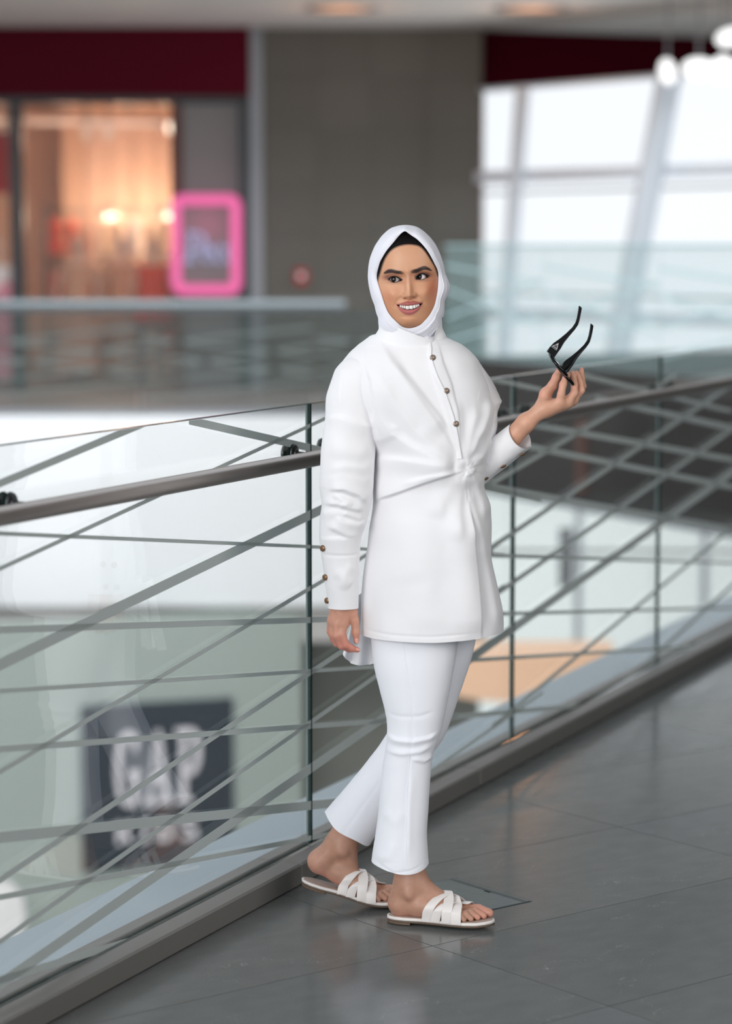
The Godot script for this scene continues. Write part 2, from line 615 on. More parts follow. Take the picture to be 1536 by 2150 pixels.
			obj("gasket", b, M.glass_dark, hr)

# ---------------------------------------------------------------- the hall across the void
func slab(called: String, a: Vector3, b: Vector3, m: Material, label := "", parent: Node = null) -> Node:
	var o := box_at(called, (a + b) / 2, (b - a).abs(), m, self if parent == null else parent)
	if parent == null:
		structure(o, label)
	return o

func mall() -> void:
	# outer shell: walls round the hall, its bottom floor and the roof beams between the skylights
	slab("wall_left", Vector3(-16.4, -6, -44), Vector3(-16, 9, 12), M.mall_wall)
	slab("wall_right", Vector3(12, -6, -44), Vector3(12.4, 9, 12), M.shade_wall)
	slab("wall_reflection_block", Vector3(6.3, -0.45, -22.0), Vector3(6.6, 6.6, -7.5), M.dark_wall)  # added unseen wall, keeps the bright floor out of the glass reflections
	slab("wall_back", Vector3(-16.4, -6, 12), Vector3(12.4, 0.6, 12.4), M.mall_wall)
	slab("wall_end", Vector3(-16.4, -6, -44.4), Vector3(12.4, 9, -44), M.mall_wall)
	slab("floor_lower", Vector3(-16.4, -6.3, -44.4), Vector3(12.4, -6, 12.4), M.mall_floor)
	slab("ceiling", Vector3(-4.5, 6.6, -11.0), Vector3(12, 6.9, 12), M.mall_wall)  # added unseen slab, keeps the overhead sky off her shoulders
	for k in 8:
		var z := -42.0 + k * 7.6
		slab("roof_beam", Vector3(-16, 8.6, z - 0.2), Vector3(12, 9, z + 0.2), M.mall_wall)
	for k in 5:
		var x := -15.0 + k * 6.6
		slab("roof_beam", Vector3(x - 0.15, 8.7, -44), Vector3(x + 0.15, 9, 12), M.mall_wall)
	for k in 4:
		slab("wall_back_pillar", Vector3(-14.0 + k * 7.5, 0.6, 12), Vector3(-13.4 + k * 7.5, 9, 12.4), M.mall_wall)
	# far gallery: slab, white glazed edge, soffit above
	slab("floor_far", Vector3(-16, -0.45, -34), Vector3(1.2, 0, -24.05), M.far_floor, "pale floor of the gallery across the void")
	var fa := root3("trim_3")
	structure(fa, "tall glossy white fascia along the edge of the far gallery")
	for k in 8:
		var fw := 2.244 if k < 7 else 1.2
		box_at("fascia_panel", Vector3(-14.9 + k * 2.25 - (2.244 - fw) * 0.5, -0.91, -24.0), Vector3(fw, 1.86, 0.1), M.white_fascia, fa, 0.004)
	slab("ceiling_far", Vector3(-16, 4.17, -34), Vector3(12, 4.5, -23.95), M.soffit, "pale soffit over the far gallery")
	slab("wall_sky_block", Vector3(-16, 4.5, -24.2), Vector3(12, 9, -23.9), M.upper_wall)  # added unseen wall, cuts sky light and its reflection in the floor
	slab("ceiling_lower", Vector3(-16, -2.2, -34), Vector3(1.2, -1.86, -24.06), M.soffit)
	# downlights in the soffit
	for x in [-0.25, 1.75, 4.6]:
		var d := thing("downlight", "warm recessed ceiling light in the far soffit, above the %s" % {-0.25: "stone wall", 1.75: "corner of the bright window", 4.6: "right edge of the bright window"}[x], "ceiling light", Vector3(x, 4.17, -26.6), "warm downlights in the far soffit")
		var st := st_new()
		lathe(st, Transform3D(Basis(Vector3.RIGHT, PI), Vector3.ZERO), [Vector2(0.34, 0.0), Vector2(0.4, 0.0), Vector2(0.4, 0.02), Vector2(0.34, 0.03)], 28)
		obj("rim", st, M.strip_metal, d)
		st = st_new()
		lathe(st, Transform3D(Basis(Vector3.RIGHT, PI), Vector3.ZERO), [Vector2(0.0, 0.012), Vector2(0.34, 0.012)], 28)
		obj("lens", st, M.lamp_warm, d)
		omni(Vector3(x, 4.0, -26.6), Color(1.0, 0.72, 0.5), 0.35, 0.25)
	# stone wall between the shop and the window
	var sw := root3("wall_far")
	structure(sw, "grey stone tiled wall between the shop and the bright window")
	box_at("backing", Vector3(0.07, 2.08, -29.2), Vector3(2.56, 4.16, 0.3), M.wall_joint, sw)
	for i in 4:
		for j in 7:
			box_at("tile", Vector3(-1.2 + 0.317 + i * 0.634, 0.3 + j * 0.6, -29.04), Vector3(0.628, 0.594, 0.03), M["wall_tile"] if (i * 3 + j * 5) % 4 else M["wall_tile_b"], sw)
	slab("trim_4", Vector3(-1.34, 0, -29.3), Vector3(-1.2, 4.16, -28.98), M.strip_metal, "brushed metal strip beside the stone wall")
	var al := thing("alarm_box", "small red alarm box fixed low on the grey stone wall", "alarm", Vector3(-0.755, 1.31, -29.0))
	box_at("case", Vector3.ZERO, Vector3(0.16, 0.2, 0.06), M.alarm_red, al, 0.012)
	box_at("button", Vector3(0, 0.01, 0.034), Vector3(0.06, 0.06, 0.012), M.sign_white, al, 0.004)
	# red fascias
	slab("trim_5", Vector3(-9.5, 3.39, -29.25), Vector3(-1.345, 4.17, -28.9), M.maroon, "dark red fascia board above the shop front")
	var rf := box_at("trim_6", Vector3(3.5, 3.6, -30.2), Vector3(5.4, 1.2, 0.2), M.dark_maroon, self, 0.0, 0.37)
	structure(rf, "dark red fascia above the bright window")
	slab("wall_far_right", Vector3(1.2, -6, -34.4), Vector3(12, 4.2, -34), M.mall_wall)
	# shop fittings at the wall's right end, seen as a warm strip
	box_at("trim_7", Vector3(1.31, 2.2, -29.15), Vector3(0.07, 2.2, 0.2), M.warm_strip, self)
	structure(get_child(get_child_count() - 1), "narrow warm coloured reveal at the end of the stone wall")
	# bright window wall, turned towards us at its right end
	var wn := root3("window_1")
	structure(wn, "large bright window with leaning mullions right of the stone wall")
	var w0 := Vector3(1.36, 0.0, -28.9)
	var wu := Vector3(3.0, 0, 4.05).normalized()
	var wl := 6.4
	var wb := Basis(wu, Vector3.UP, wu.cross(Vector3.UP))
	for i in 5:
		for j in 4:
			var u0 := i * wl / 5.0
			var h0 := -1.2 + j * 1.16
			var st := st_new()
			bx(st, Transform3D(wb, w0 + wu * (u0 + wl / 10.0) + Vector3(0, h0 + 0.58, 0)), Vector3(wl / 5.0 - 0.03, 1.13, 0.03))
			obj("pane", st, M.bright_pane, wn)
	# leaning columns and transoms in front of the panes
	for c in [[0.75, 0.24, 0.09], [2.75, 0.6, 0.15], [5.0, 0.6, 0.13]]:
		var st := st_new()
		var top: Vector3 = w0 + wu * (c[0] + c[1]) + Vector3(0, 3.44, 0) + wb.z * 0.25
		var bot: Vector3 = w0 + wu * (c[0] - c[1]) + Vector3(0, -1.2, 0) + wb.z * 0.25
		tube(st, [bot, top], c[2], 16, 0.8)
		obj("leaning_mullion", st, M.pale_frame, wn)
	for y in [2.45, 0.9, -0.4]:
		var st := st_new()
		bx(st, Transform3D(wb, w0 + wu * wl * 0.5 + Vector3(0, y, 0) + wb.z * 0.12), Vector3(wl, 0.13, 0.06), 0.02)
		obj("transom", st, M.pale_frame, wn)
	var wt := st_new()
	bx(wt, Transform3D(wb, w0 + wu * wl * 0.5 + Vector3(0, 3.45, 0)), Vector3(wl, 0.03, 0.14))
	obj("window_frame", wt, M.pale_frame, wn)
	var al2 := AreaLight3D.new()
	al2.name = "window_light"
	al2.area_size = Vector2(6.0, 4.0)
	add_child(al2)
	var wc := w0 + wu * 3.2 + Vector3(0, 1.2, 0) + wb.z * 0.5
	al2.look_at_from_position(wc, wc + wb.z)
	al2.light_energy = 10.0
	al2.light_color = Color(0.95, 0.98, 1.0)
	al2.area_range = 40.0
	al2.shadow_enabled = true
	# glowing globes stand in for bright glints at the top right
	var gi := 0
	for g in [[3.05, 3.42, -25.4, 0.085, 0.13, "leftmost and tallest of the cluster"], [3.34, 3.44, -25.2, 0.17, 0.1, "low and wide, second from the left"], [3.55, 3.42, -25.0, 0.12, 0.13, "in the middle of the cluster"], [3.62, 3.72, -24.9, 0.16, 0.09, "highest, near the frame edge"], [3.80, 3.45, -24.8, 0.15, 0.12, "farthest right, cut by the frame edge"]]:
		var l := thing("glint_globe", "glowing globe put in for a bright glint by the window, %s" % g[5], "lamp", Vector3(g[0], g[1], g[2]), "glowing globes put in for glints")
		var st := st_new()
		var prof := []
		for k in 13:
			var t := -PI / 2 + PI * k / 12.0
			prof.append(Vector2(g[3] * cos(t) + 0.0001, g[4] * sin(t)))
		lathe(st, Transform3D(Basis(Vector3.FORWARD, 0.25 * (gi % 3) - 0.2)), prof, 20)
		obj("globe", st, M.glint_white, l)
		st = st_new()
		tube(st, [Vector3(0, g[4], 0), Vector3(0, 4.17 - g[1], 0)], 0.012, 8)
		obj("stem", st, M.strip_metal, l)
		gi += 1
	# right-hand gallery: dark slab with a glass balustrade
	var ra := Vector3(0.70, 0, -21.9)
	var rb := Vector3(3.4, 0, -16.5)
	var ru := (rb - ra).normalized()
	var rbas := Basis(ru, Vector3.UP, ru.cross(Vector3.UP))
	var rlen := (rb - ra).length() + 2.5
	var mid := ra + ru * rlen * 0.5
	var st2 := st_new()
	bx(st2, Transform3D(rbas, mid + Vector3(0, 0.14, 0) - rbas.z * 1.6), Vector3(rlen, 1.1, 3.2), 0.01)
	structure(obj("floor_right", st2, M.brown_slab), "dark brown edge of the gallery on the right")
	st2 = st_new()
	bx(st2, Transform3D(rbas, ra + ru * 2.35 + Vector3(0, -0.02, 0) + rbas.z * 0.02), Vector3(0.12, 0.6, 0.06), 0.005)
	structure(obj("trim_8", st2, M.brown_trim), "narrow rust coloured strip on the dark gallery edge")
	st2 = st_new()
	bx(st2, Transform3D(rbas, mid + Vector3(0, -0.42, 0) + rbas.z * 0.03), Vector3(rlen, 0.05, 0.12), 0.005)
	structure(obj("trim_9", st2, M.strip_metal), "pale lower lip of the dark gallery edge")
	var np := 5
	for k in np:
		var p := thing("balustrade_glass", "teal glass balustrade panel of the dark brown gallery, %s" % ["beside the woman's hijab", "left of the bright window", "behind the raised sunglasses", "right of the raised sunglasses", "at the frame edge"][k], "glass panel", ra + ru * ((k + 0.5) * rlen / np) + Vector3(0, 0.69, 0), "teal glass panels of the right gallery")
		var s3 := st_new()
		bx(s3, Transform3D(rbas, Vector3(0, 0.48, 0)), Vector3(rlen / np - 0.012, 0.96, 0.016))
		obj("pane", s3, M.teal_glass, p)
		s3 = st_new()
		bx(s3, Transform3D(rbas, Vector3(0, 0.972, 0)), Vector3(rlen / np, 0.025, 0.03), 0.004)
		obj("top_edge", s3, M.teal_rim, p)
		for f in [[0.12, 0.42], [0.34, 0.7], [0.6, 0.3], [0.8, 0.66]]:
			s3 = st_new()
			var dy: float = f[1] - f[0]
			var bb := rbas * Basis(Vector3.BACK, atan(dy / (rlen / np)))
			bx(s3, Transform3D(bb, Vector3(0, (f[0] + f[1]) / 2, 0) + rbas.z * 0.0095), Vector3(rlen / np - 0.02, 0.022, 0.002))
			obj("frosted_stripe", s3, M.teal_film, p)
	# far balustrade with steel rail
	for k in 6:
		var x0 := -9.0 + k * 1.7
		var p := thing("balustrade_glass", "dim glass balustrade panel along the far gallery, %s" % ["outside the frame on the left", "far outside the frame on the left", "cut by the left frame edge", "before the lit clothes racks", "before the pink sign", "before the stone wall"][k], "glass panel", Vector3(x0 + 0.85, 0.0, -24.1), "glass panels of the far gallery")
		box_at("pane", Vector3(0, 0.55, 0), Vector3(1.685, 1.02, 0.016), M.far_glass, p)
		box_at("base_shoe", Vector3(0, 0.04, 0), Vector3(1.69, 0.08, 0.06), M.strip_metal, p, 0.005)
		for f in [[0.18, 0.36], [0.34, 0.5], [0.62, 0.42], [0.78, 0.6], [0.7, 0.88], [0.45, 0.7]]:
			var s3 := st_new()
			bx(s3, Transform3D(Basis(Vector3.BACK, atan((f[1] - f[0]) / 1.68)), Vector3(0, (f[0] + f[1]) / 2, 0.0095)), Vector3(1.67, 0.022, 0.002))
			obj("frosted_stripe", s3, M.far_frost, p)
	var fr := thing("handrail", "pale steel rail along the top of the far balustrade before the shop", "handrail", Vector3(-4.6, 1.1, -24.1))
	var s4 := st_new()
	tube(s4, [Vector3(-4.4, 0, 0.03), Vector3(4.4, 0, 0.03)], 0.05, 20)
	obj("tube", s4, M.rail_pale, fr)
	s4 = st_new()
	bx(s4, Transform3D(Basis.IDENTITY, Vector3(0, -0.045, 0)), Vector3(8.8, 0.05, 0.03))
	obj("channel", s4, M.strip_metal, fr)
	# lower storey: shop wall with the navy sign
	var yaw := 0.31
	var wbz := Basis(Vector3.UP, yaw)
	var wl0 := Vector3(-0.62, 0, -24.0)
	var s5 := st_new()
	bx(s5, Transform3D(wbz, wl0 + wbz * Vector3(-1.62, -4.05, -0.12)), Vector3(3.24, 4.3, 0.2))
	structure(obj("wall_lower", s5, M.hazed_wall), "shop wall on the storey below, paled to stand for glass reflection")
	s5 = st_new()
	bx(s5, Transform3D(wbz, wl0 + wbz * Vector3(-3.5, -4.05, -0.1)), Vector3(0.3, 4.3, 0.3))
	structure(obj("trim_10", s5, M.brown_trim), "brown pier at the left end of the lower shop wall")
	s5 = st_new()
	bx(s5, Transform3D(Basis.IDENTITY, Vector3(0.25, -4.05, -24.9)), Vector3(1.8, 4.3, 0.2))
	structure(obj("wall_lower_dark", s5, M.olive_wall), "dark olive wall on the storey below")
	s5 = st_new()
	bx(s5, Transform3D(Basis.IDENTITY, Vector3(2.6, -4.75, -24.9)), Vector3(2.9, 3.0, 0.2))
	structure(obj("wall_lower_dark", s5, M.olive_wall), "low dark olive wall under the bright glazed front")
	sign_lower(Transform3D(wbz, wl0 + wbz * Vector3(-1.46, -3.52, -0.02)))
	# white bollard lamp far below, cut by the frame edge
	var bl := thing("bollard_lamp", "glowing white rounded lamp on the lower storey, cut by the left frame edge", "lamp", Vector3(-3.42, -6.0, -22.6))
	var s6 := st_new()
	lathe(s6, Transform3D.IDENTITY, [Vector2(0, 0), Vector2(0.16, 0), Vector2(0.16, 0.9), Vector2(0.1, 1.0), Vector2(0.1, 1.2)], 20)
	obj("post", s6, M.strip_metal, bl)
	s6 = st_new()
	lathe(s6, Transform3D.IDENTITY, [Vector2(0.1, 1.2), Vector2(0.2, 1.22), Vector2(0.24, 1.4), Vector2(0.22, 1.6), Vector2(0.12, 1.75), Vector2(0.0, 1.78)], 24)
	obj("shade", s6, M.lamp_soft, bl)
	# lower right: bright glazed front; canopy before it glows to stand for lamplight
	var lw := root3("window_2")
	structure(lw, "bright glazed front on the storey below, right of the woman")
	for i in 5:
		for j in 3:
			box_at("pane", Vector3(0.9 + 0.63 + i * 1.3, -0.95 - j * 1.06, -25.4), Vector3(1.26, 1.02, 0.03), M.bright_pane_low, lw)
	for i in 6:
		box_at("mullion", Vector3(0.9 + i * 1.3, -1.9, -25.34), Vector3(0.05, 3.2, 0.08), M.pale_frame, lw)
	box_at("mullion", Vector3(2.05, -1.52, -25.2), Vector3(0.14, 0.62, 0.08), M.strip_metal, lw)
	var cn := thing("canopy", "rounded canopy below, right of the trousers, glowing to stand for warm light", "canopy", Vector3(1.32, -2.26, -22.6))
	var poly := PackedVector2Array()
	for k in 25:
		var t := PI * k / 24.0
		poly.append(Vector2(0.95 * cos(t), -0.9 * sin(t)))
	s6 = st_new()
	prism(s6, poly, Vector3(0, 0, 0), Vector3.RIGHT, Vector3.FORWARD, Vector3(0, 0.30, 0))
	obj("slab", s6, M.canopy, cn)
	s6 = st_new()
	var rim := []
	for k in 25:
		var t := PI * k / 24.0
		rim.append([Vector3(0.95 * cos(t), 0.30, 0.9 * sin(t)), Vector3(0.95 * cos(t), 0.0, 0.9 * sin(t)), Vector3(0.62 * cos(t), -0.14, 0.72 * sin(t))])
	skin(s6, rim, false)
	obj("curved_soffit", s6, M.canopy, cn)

func letters(text: String, font_name: String, bold: bool, height: float, width: float, depth: float, m: Material, parent: Node, at: Vector3, basis: Basis, gap := 0.0) -> float:
	# each letter a mesh of its own, standing proud of its board
	var f := SystemFont.new()
	f.font_names = PackedStringArray([font_name])
	f.font_weight = 700 if bold else 400
	var x := 0.0
	for ch in text:
		var tm := TextMesh.new()
		tm.text = ch
		tm.font = f
		tm.font_size = 64
		tm.pixel_size = height / 46.0
		tm.depth = depth / 1.0
		tm.curve_step = 2.0
		tm.horizontal_alignment = HORIZONTAL_ALIGNMENT_LEFT
		var w := width * (0.5 if ch == "I" else 1.0)
		var o := MeshInstance3D.new()
		o.mesh = tm
		o.material_override = m
		o.name = "letter"
		o.transform = Transform3D(basis * Basis.from_scale(Vector3(w / tm.get_aabb().size.x, 1, 1)), at + basis * Vector3(x - tm.get_aabb().position.x * w / tm.get_aabb().size.x, 0, 0))
		parent.add_child(o, true)
		x += w + gap
	return x

func sign_lower(xf: Transform3D) -> void:
	var s := thing("shop_sign", "square navy shop sign with white GAP KIDS lettering on the lower wall", "sign", xf.origin)
	var st := st_new()
	bx(st, Transform3D(xf.basis, Vector3.ZERO), Vector3(1.5, 1.62, 0.08), 0.006)
	obj("board", st, M.navy, s)
	letters("GAP", "Droid Serif", true, 0.74, 0.25, 0.03, M.sign_white, s, xf.basis * Vector3(-0.43, 0.16, 0.05), xf.basis, 0.05)
	letters("KIDS", "Droid Sans", true, 0.22, 0.165, 0.03, M.sign_white, s, xf.basis * Vector3(-0.42, -0.45, 0.05), xf.basis, 0.075)

# ---------------------------------------------------------------- the lit clothes shop
func garment(called: String, m: Material, w: float, h: float, parent: Node, label: String, cat: String, at: Vector3, group: String, yaw := 0.0, sd := 0) -> void:
	# a top or dress on a hanger: shoulders, sleeves, gently rippled hem
	var t := thing(called, label, cat, at, group)
	t.rotation.y = yaw
	var st := st_new()
	var rings := []
	for i in 13:
		var v := i / 12.0
		var half := w * 0.5 * lerp_table([[0.0, 0.22], [0.06, 0.5], [0.14, 1.0], [0.3, 0.86], [0.55, 0.8], [1.0, 1.06]], v)
		var dep := lerp_table([[0.0, 0.03], [0.15, 0.06], [1.0, 0.075]], v)
		var ring := []
		for k in 24:
			var a := TAU * k / 24
			var rip := 1.0 + 0.12 * v * sin(a * 5.0 + sd)
			ring.append(Vector3(half * cos(a), -h * v, -dep * rip * sin(a)))
		rings.append(ring)
	skin(st, rings, true, true, true)
	obj("cloth", st, m, t)
	st = st_new()
	tube(st, [Vector3(0, -0.01, 0), Vector3(0, 0.05, 0), Vector3(0.02, 0.075, 0), Vector3(0.04, 0.06, 0)], 0.005, 6)
	obj("hanger_hook", st, M.dark_steel, t)

func folded_pile(at: Vector3, m: Material, n: int, label: String, group: String) -> void:
	for k in n:
		var t := thing("folded_garment", label % ["lowest of its pile", "second from the bottom of its pile", "topmost of its pile"][k], "clothes", at + Vector3(0.008 * ((k * 7) % 3 - 1), k * 0.062, 0), group)
		var st := st_new()
		var prof := rrect(0.30, 0.058, 0.026, 4)
		prism(st, prof, Vector3(0, 0.03, -0.11), Vector3.RIGHT, Vector3.UP, Vector3(0, 0, 0.24))
		obj("fold", st, m, t)

func mannequin(at: Vector3, label: String, m: Material, dress: bool) -> void:
	var t := thing("mannequin", label, "mannequin", at, "mannequins in the shop")
	var st := st_new()
	var prof := [[0.0, 0.085, 0.075], [0.05, 0.07, 0.06], [0.38, 0.1, 0.09], [0.8, 0.16, 0.12], [0.95, 0.185, 0.14], [1.1, 0.14, 0.11], [1.25, 0.17, 0.12], [1.4, 0.2, 0.11], [1.47, 0.12, 0.08], [1.5, 0.055, 0.055], [1.55, 0.05, 0.05], [1.58, 0.075, 0.08], [1.66, 0.085, 0.1], [1.74, 0.06, 0.07], [1.77, 0.01, 0.01]]
	var rings := []
	for p in prof:
		var ring := []
		for k in 20:
			var a := TAU * k / 20
			ring.append(Vector3(p[1] * cos(a), p[0], -p[2] * sin(a)))
		rings.append(ring)
	skin(st, rings, true, true)
	obj("figure", st, M.mannequin_skin, t)
	for s in [-1.0, 1.0]:
		st = st_new()
		tube(st, [Vector3(0.19 * s, 1.39, 0), Vector3(0.25 * s, 1.1, 0.02), Vector3(0.24 * s, 0.85, 0.08)], [0.045, 0.035, 0.025], 10)
		obj("arm", st, M.mannequin_skin, t)
	st = st_new()
	rings = []
	var dp := [[0.12, 0.34, 0.26], [0.6, 0.25, 0.2], [0.95, 0.2, 0.155], [1.1, 0.16, 0.13], [1.25, 0.19, 0.14], [1.41, 0.215, 0.125]] if dress else [[0.7, 0.24, 0.17], [0.95, 0.21, 0.155], [1.1, 0.175, 0.13], [1.25, 0.19, 0.14], [1.41, 0.215, 0.125]]
	for p in dp:
		var ring := []
		for k in 28:
			var a := TAU * k / 28
			var rip := 1.0 + 0.05 * sin(a * 7.0) * clampf(1.2 - p[0], 0, 1)
			ring.append(Vector3(p[1] * rip * cos(a), p[0], -p[2] * rip * sin(a)))
		rings.append(ring)
	skin(st, rings, true)
	obj("dress" if dress else "jacket", st, m, t)
	st = st_new()
	lathe(st, Transform3D.IDENTITY, [Vector2(0, 0), Vector2(0.16, 0), Vector2(0.16, 0.012), Vector2(0, 0.014)], 20)
	obj("base", st, M.dark_steel, t)

func shop() -> void:
	# shell
	var x0 := -8.2
	var x1 := -1.36
	slab("wall_shop_back", Vector3(x0, 0, -34.0), Vector3(x1, 4.0, -33.8), M.shop_wall)
	slab("wall_shop_side", Vector3(x1, 0, -34.0), Vector3(x1 + 0.15, 4.0, -29.25), M.shop_wall)
	slab("ceiling_shop", Vector3(x0, 3.75, -33.8), Vector3(x1, 3.95, -29.25), M.shop_ceiling)
	slab("floor_shop", Vector3(x0, 0.0, -33.8), Vector3(x1, 0.012, -29.1), M.shop_floor)
	slab("trim_11", Vector3(-9.5, 3.3, -29.2), Vector3(-1.345, 3.39, -29.0), M.mullion, "dark head rail of the shop front")
	# shop front: mullions, panes
	var sf := root3("window_3")
	structure(sf, "glazed shop front with dark mullions")
	for x in [-7.6, -5.85, -4.06, -2.2]:
		box_at("mullion", Vector3(x, 1.65, -29.06), Vector3(0.13 if x > -2.5 else 0.16, 3.3, 0.12), M.mullion if x < -2.5 else M.reveal, sf, 0.006)
	box_at("mullion", Vector3(-1.41, 1.65, -29.02), Vector3(0.13, 3.3, 0.16), M.mullion, sf, 0.006)
	for g in [[-7.52, -5.93], [-5.77, -4.14], [-3.98, -2.27]]:
		box_at("pane", Vector3((g[0] + g[1]) / 2, 1.65, -29.08), Vector3(g[1] - g[0], 3.26, 0.012), M.shop_glass, sf)
	box_at("dark_panel", Vector3(-1.82, 1.65, -29.1), Vector3(0.7, 3.3, 0.06), M.panel_grey, sf)
	# red banner in the left bay
	var rb := thing("hanging_banner", "bright red banner hanging in the left bay of the shop front", "banner", Vector3(-4.62, 2.28, -29.3))
	box_at("cloth", Vector3(0, 0.35, 0), Vector3(0.86, 0.7, 0.015), M.banner_red, rb, 0.004)
	box_at("rod", Vector3(0, 0.71, 0), Vector3(0.92, 0.03, 0.03), M.dark_steel, rb, 0.01)
	mannequin(Vector3(-4.36, 0.02, -29.6), "mannequin in a white top in the left bay of the shop front", M.white_cloth, false)
	garment("hanging_dress", M.pink_cloth, 0.34, 1.15, null, "pink dress hanging low in the left bay, cut by the frame edge", "dress", Vector3(-4.25, 1.25, -29.35), "", 0.0, 3)
	# pink neon frame sign
	var ns := thing("neon_sign", "glowing pink rounded frame sign with pale lilac script lettering in the shop front", "sign", Vector3(-1.856, 1.68, -28.98))
	var outer := rrect(0.80, 1.15, 0.11, 6)
	var st := st_new()
	var ring_o := []
	for p in rrect(0.70, 1.04, 0.08, 6):
		ring_o.append(Vector3(p.x, p.y, 0.06))
	ring_o.append(ring_o[0])
	ring_o.append(ring_o[1])
	tube(st, ring_o, 0.06, 12, 1.0, Vector3.BACK, false)
	obj("glowing_tube", st, M.neon_pink, ns)
	st = st_new()
	prism(st, rrect(0.66, 1.0, 0.06, 4), Vector3(0, 0, -0.03), Vector3.RIGHT, Vector3.UP, Vector3(0, 0, 0.03))
	obj("back_panel", st, M.panel_grey, ns)
	letters("P", "Droid Serif", false, 0.36, 0.24, 0.03, M.neon_lilac, ns, Vector3(-0.25, -0.03, 0.04), Basis(Vector3.BACK, -0.12))
	letters("eco", "Droid Serif", false, 0.26, 0.14, 0.03, M.neon_lilac, ns, Vector3(-0.06, -0.08, 0.04), Basis.IDENTITY, 0.0)
	omni(Vector3(-1.856, 1.9, -28.6), Color(1.0, 0.3, 0.6), 0.12, 0.2)
	# ceiling lamps
	for i in 3:
		var lt := thing("linear_lamp", "warm linear lamp under the shop ceiling, %s" % ["left one", "before the red clothes", "near the round lamp"][i], "ceiling light", Vector3([-4.6, -3.75, -3.0][i], 3.2, -31.0 - 0.3 * i), "linear lamps in the shop")
		box_at("housing", Vector3(0, 0.05, 0), Vector3(0.9, 0.06, 0.12), M.shop_ceiling, lt, 0.01)
		box_at("diffuser", Vector3(0, 0.0, 0), Vector3(0.86, 0.04, 0.1), M.lamp_shop, lt, 0.01)
		box_at("hanger", Vector3(0, 0.315, 0), Vector3(0.02, 0.47, 0.02), M.dark_steel, lt)
		omni(Vector3([-4.6, -3.75, -3.0][i], 3.05, -31.0 - 0.3 * i), Color(1.0, 0.82, 0.72), 0.42, 0.2)
	for i in 4:
		var at: Vector3 = [Vector3(-2.28, 3.06, -29.7), Vector3(-3.34, 3.0, -29.9), Vector3(-3.08, 3.0, -29.9), Vector3(-4.3, 3.0, -29.9)][i]
		var sp := thing("spot_lamp", "round glowing spot lamp under the shop ceiling, %s" % ["brightest, above the pink sign", "left of a close pair", "right of a close pair", "in the left bay"][i], "lamp", at, "round spot lamps in the shop")
		st = st_new()
		lathe(st, Transform3D(Basis(Vector3.RIGHT, 1.2)), [Vector2(0, -0.09), Vector2(0.05, -0.085), Vector2(0.07, 0.0), Vector2(0.072, 0.02)], 20)
		obj("housing", st, M.shop_ceiling, sp)
		st = st_new()
		var rr := 0.085 if i == 0 else 0.055
		lathe(st, Transform3D(Basis(Vector3.RIGHT, 1.35)), [Vector2(rr, 0.02), Vector2(rr * 0.7, 0.03), Vector2(0, 0.035)], 20)
		obj("lens", st, M.lamp_spot if i == 0 else M.lamp_shop, sp)
		st = st_new()
		tube(st, [Vector3(0, 0.05, -0.03), Vector3(0, 3.75 - at.y, -0.03)], 0.012, 6)
		obj("stem", st, M.dark_steel, sp)
	omni(Vector3(-2.28, 2.95, -29.6), Color(1.0, 0.85, 0.7), 0.5, 0.1)
	# back wall wash and vertical wall boards
	for i in 8:
		box_at("wall_board", Vector3(-3.9 + i * 0.32, 2.5, -33.3), Vector3(0.3, 2.3, 0.04), M.shop_wall, get_node("wall_shop_back"), 0.006)
		var b: Node3D = get_node("wall_shop_back").get_child(-1)
		b.position -= get_node("wall_shop_back").position
	for x in [-3.3, -2.6]:
		omni(Vector3(x, 2.05, -32.6), Color(1.0, 0.92, 0.80), 1.3, 0.1)
		var wl := thing("wall_washer", "small warm lamp washing the shop's back wall, %s" % ("left of the two" if x < -3 else "right of the two"), "lamp", Vector3(x, 2.05, -32.65), "wall lamps in the shop")
		box_at("lamp_body", Vector3.ZERO, Vector3(0.2, 0.05, 0.05), M.lamp_shop, wl, 0.01)
		box_at("arm", Vector3(0, 0, -0.34), Vector3(0.02, 0.02, 0.66), M.dark_steel, wl)
	# shelving unit with racks of clothes
	var un := thing("clothes_shelf", "wall shelf unit with rails in the lit shop", "shelf", Vector3(-3.0, 0.012, -32.2))
	for y in [0.35, 0.95, 1.5]:
		box_at("shelf_board", Vector3(0, y, 0), Vector3(2.3, 0.035, 0.4), M.shelf_wood, un, 0.004)
	for x in [-1.15, -0.38, 0.38, 1.15]:
		box_at("upright", Vector3(x, 1.1, -0.16), Vector3(0.04, 2.2, 0.04), M.dark_steel, un)
	st = st_new()
	for y in [2.1, 1.42]:
		tube(st, [Vector3(-1.15, y, 0.02), Vector3(1.15, y, 0.02)], 0.014, 8)
		for x in [-1.1, -0.38, 0.38, 1.1]:
			tube(st, [Vector3(x, y, 0.02), Vector3(x, y, -0.16)], 0.01, 6)
	obj("rail", st, M.dark_steel, un)
	var cols := ["red_cloth", "cream_cloth", "tan_cloth", "white_cloth", "pink_cloth", "dark_cloth"]
	var cn := {"red_cloth": "coral red", "cream_cloth": "cream", "tan_cloth": "tan", "white_cloth": "white", "pink_cloth": "pink", "dark_cloth": "dark grey"}
	var upper := ["red_cloth", "red_cloth", "tan_cloth", "cream_cloth", "cream_cloth", "white_cloth", "cream_cloth", "cream_cloth", "cream_cloth", "tan_cloth", "cream_cloth"]
	var lower := ["red_cloth", "red_cloth", "red_cloth", "tan_cloth", "tan_cloth", "cream_cloth", "tan_cloth", "tan_cloth", "cream_cloth", "cream_cloth", "cream_cloth"]
	var nth := {}
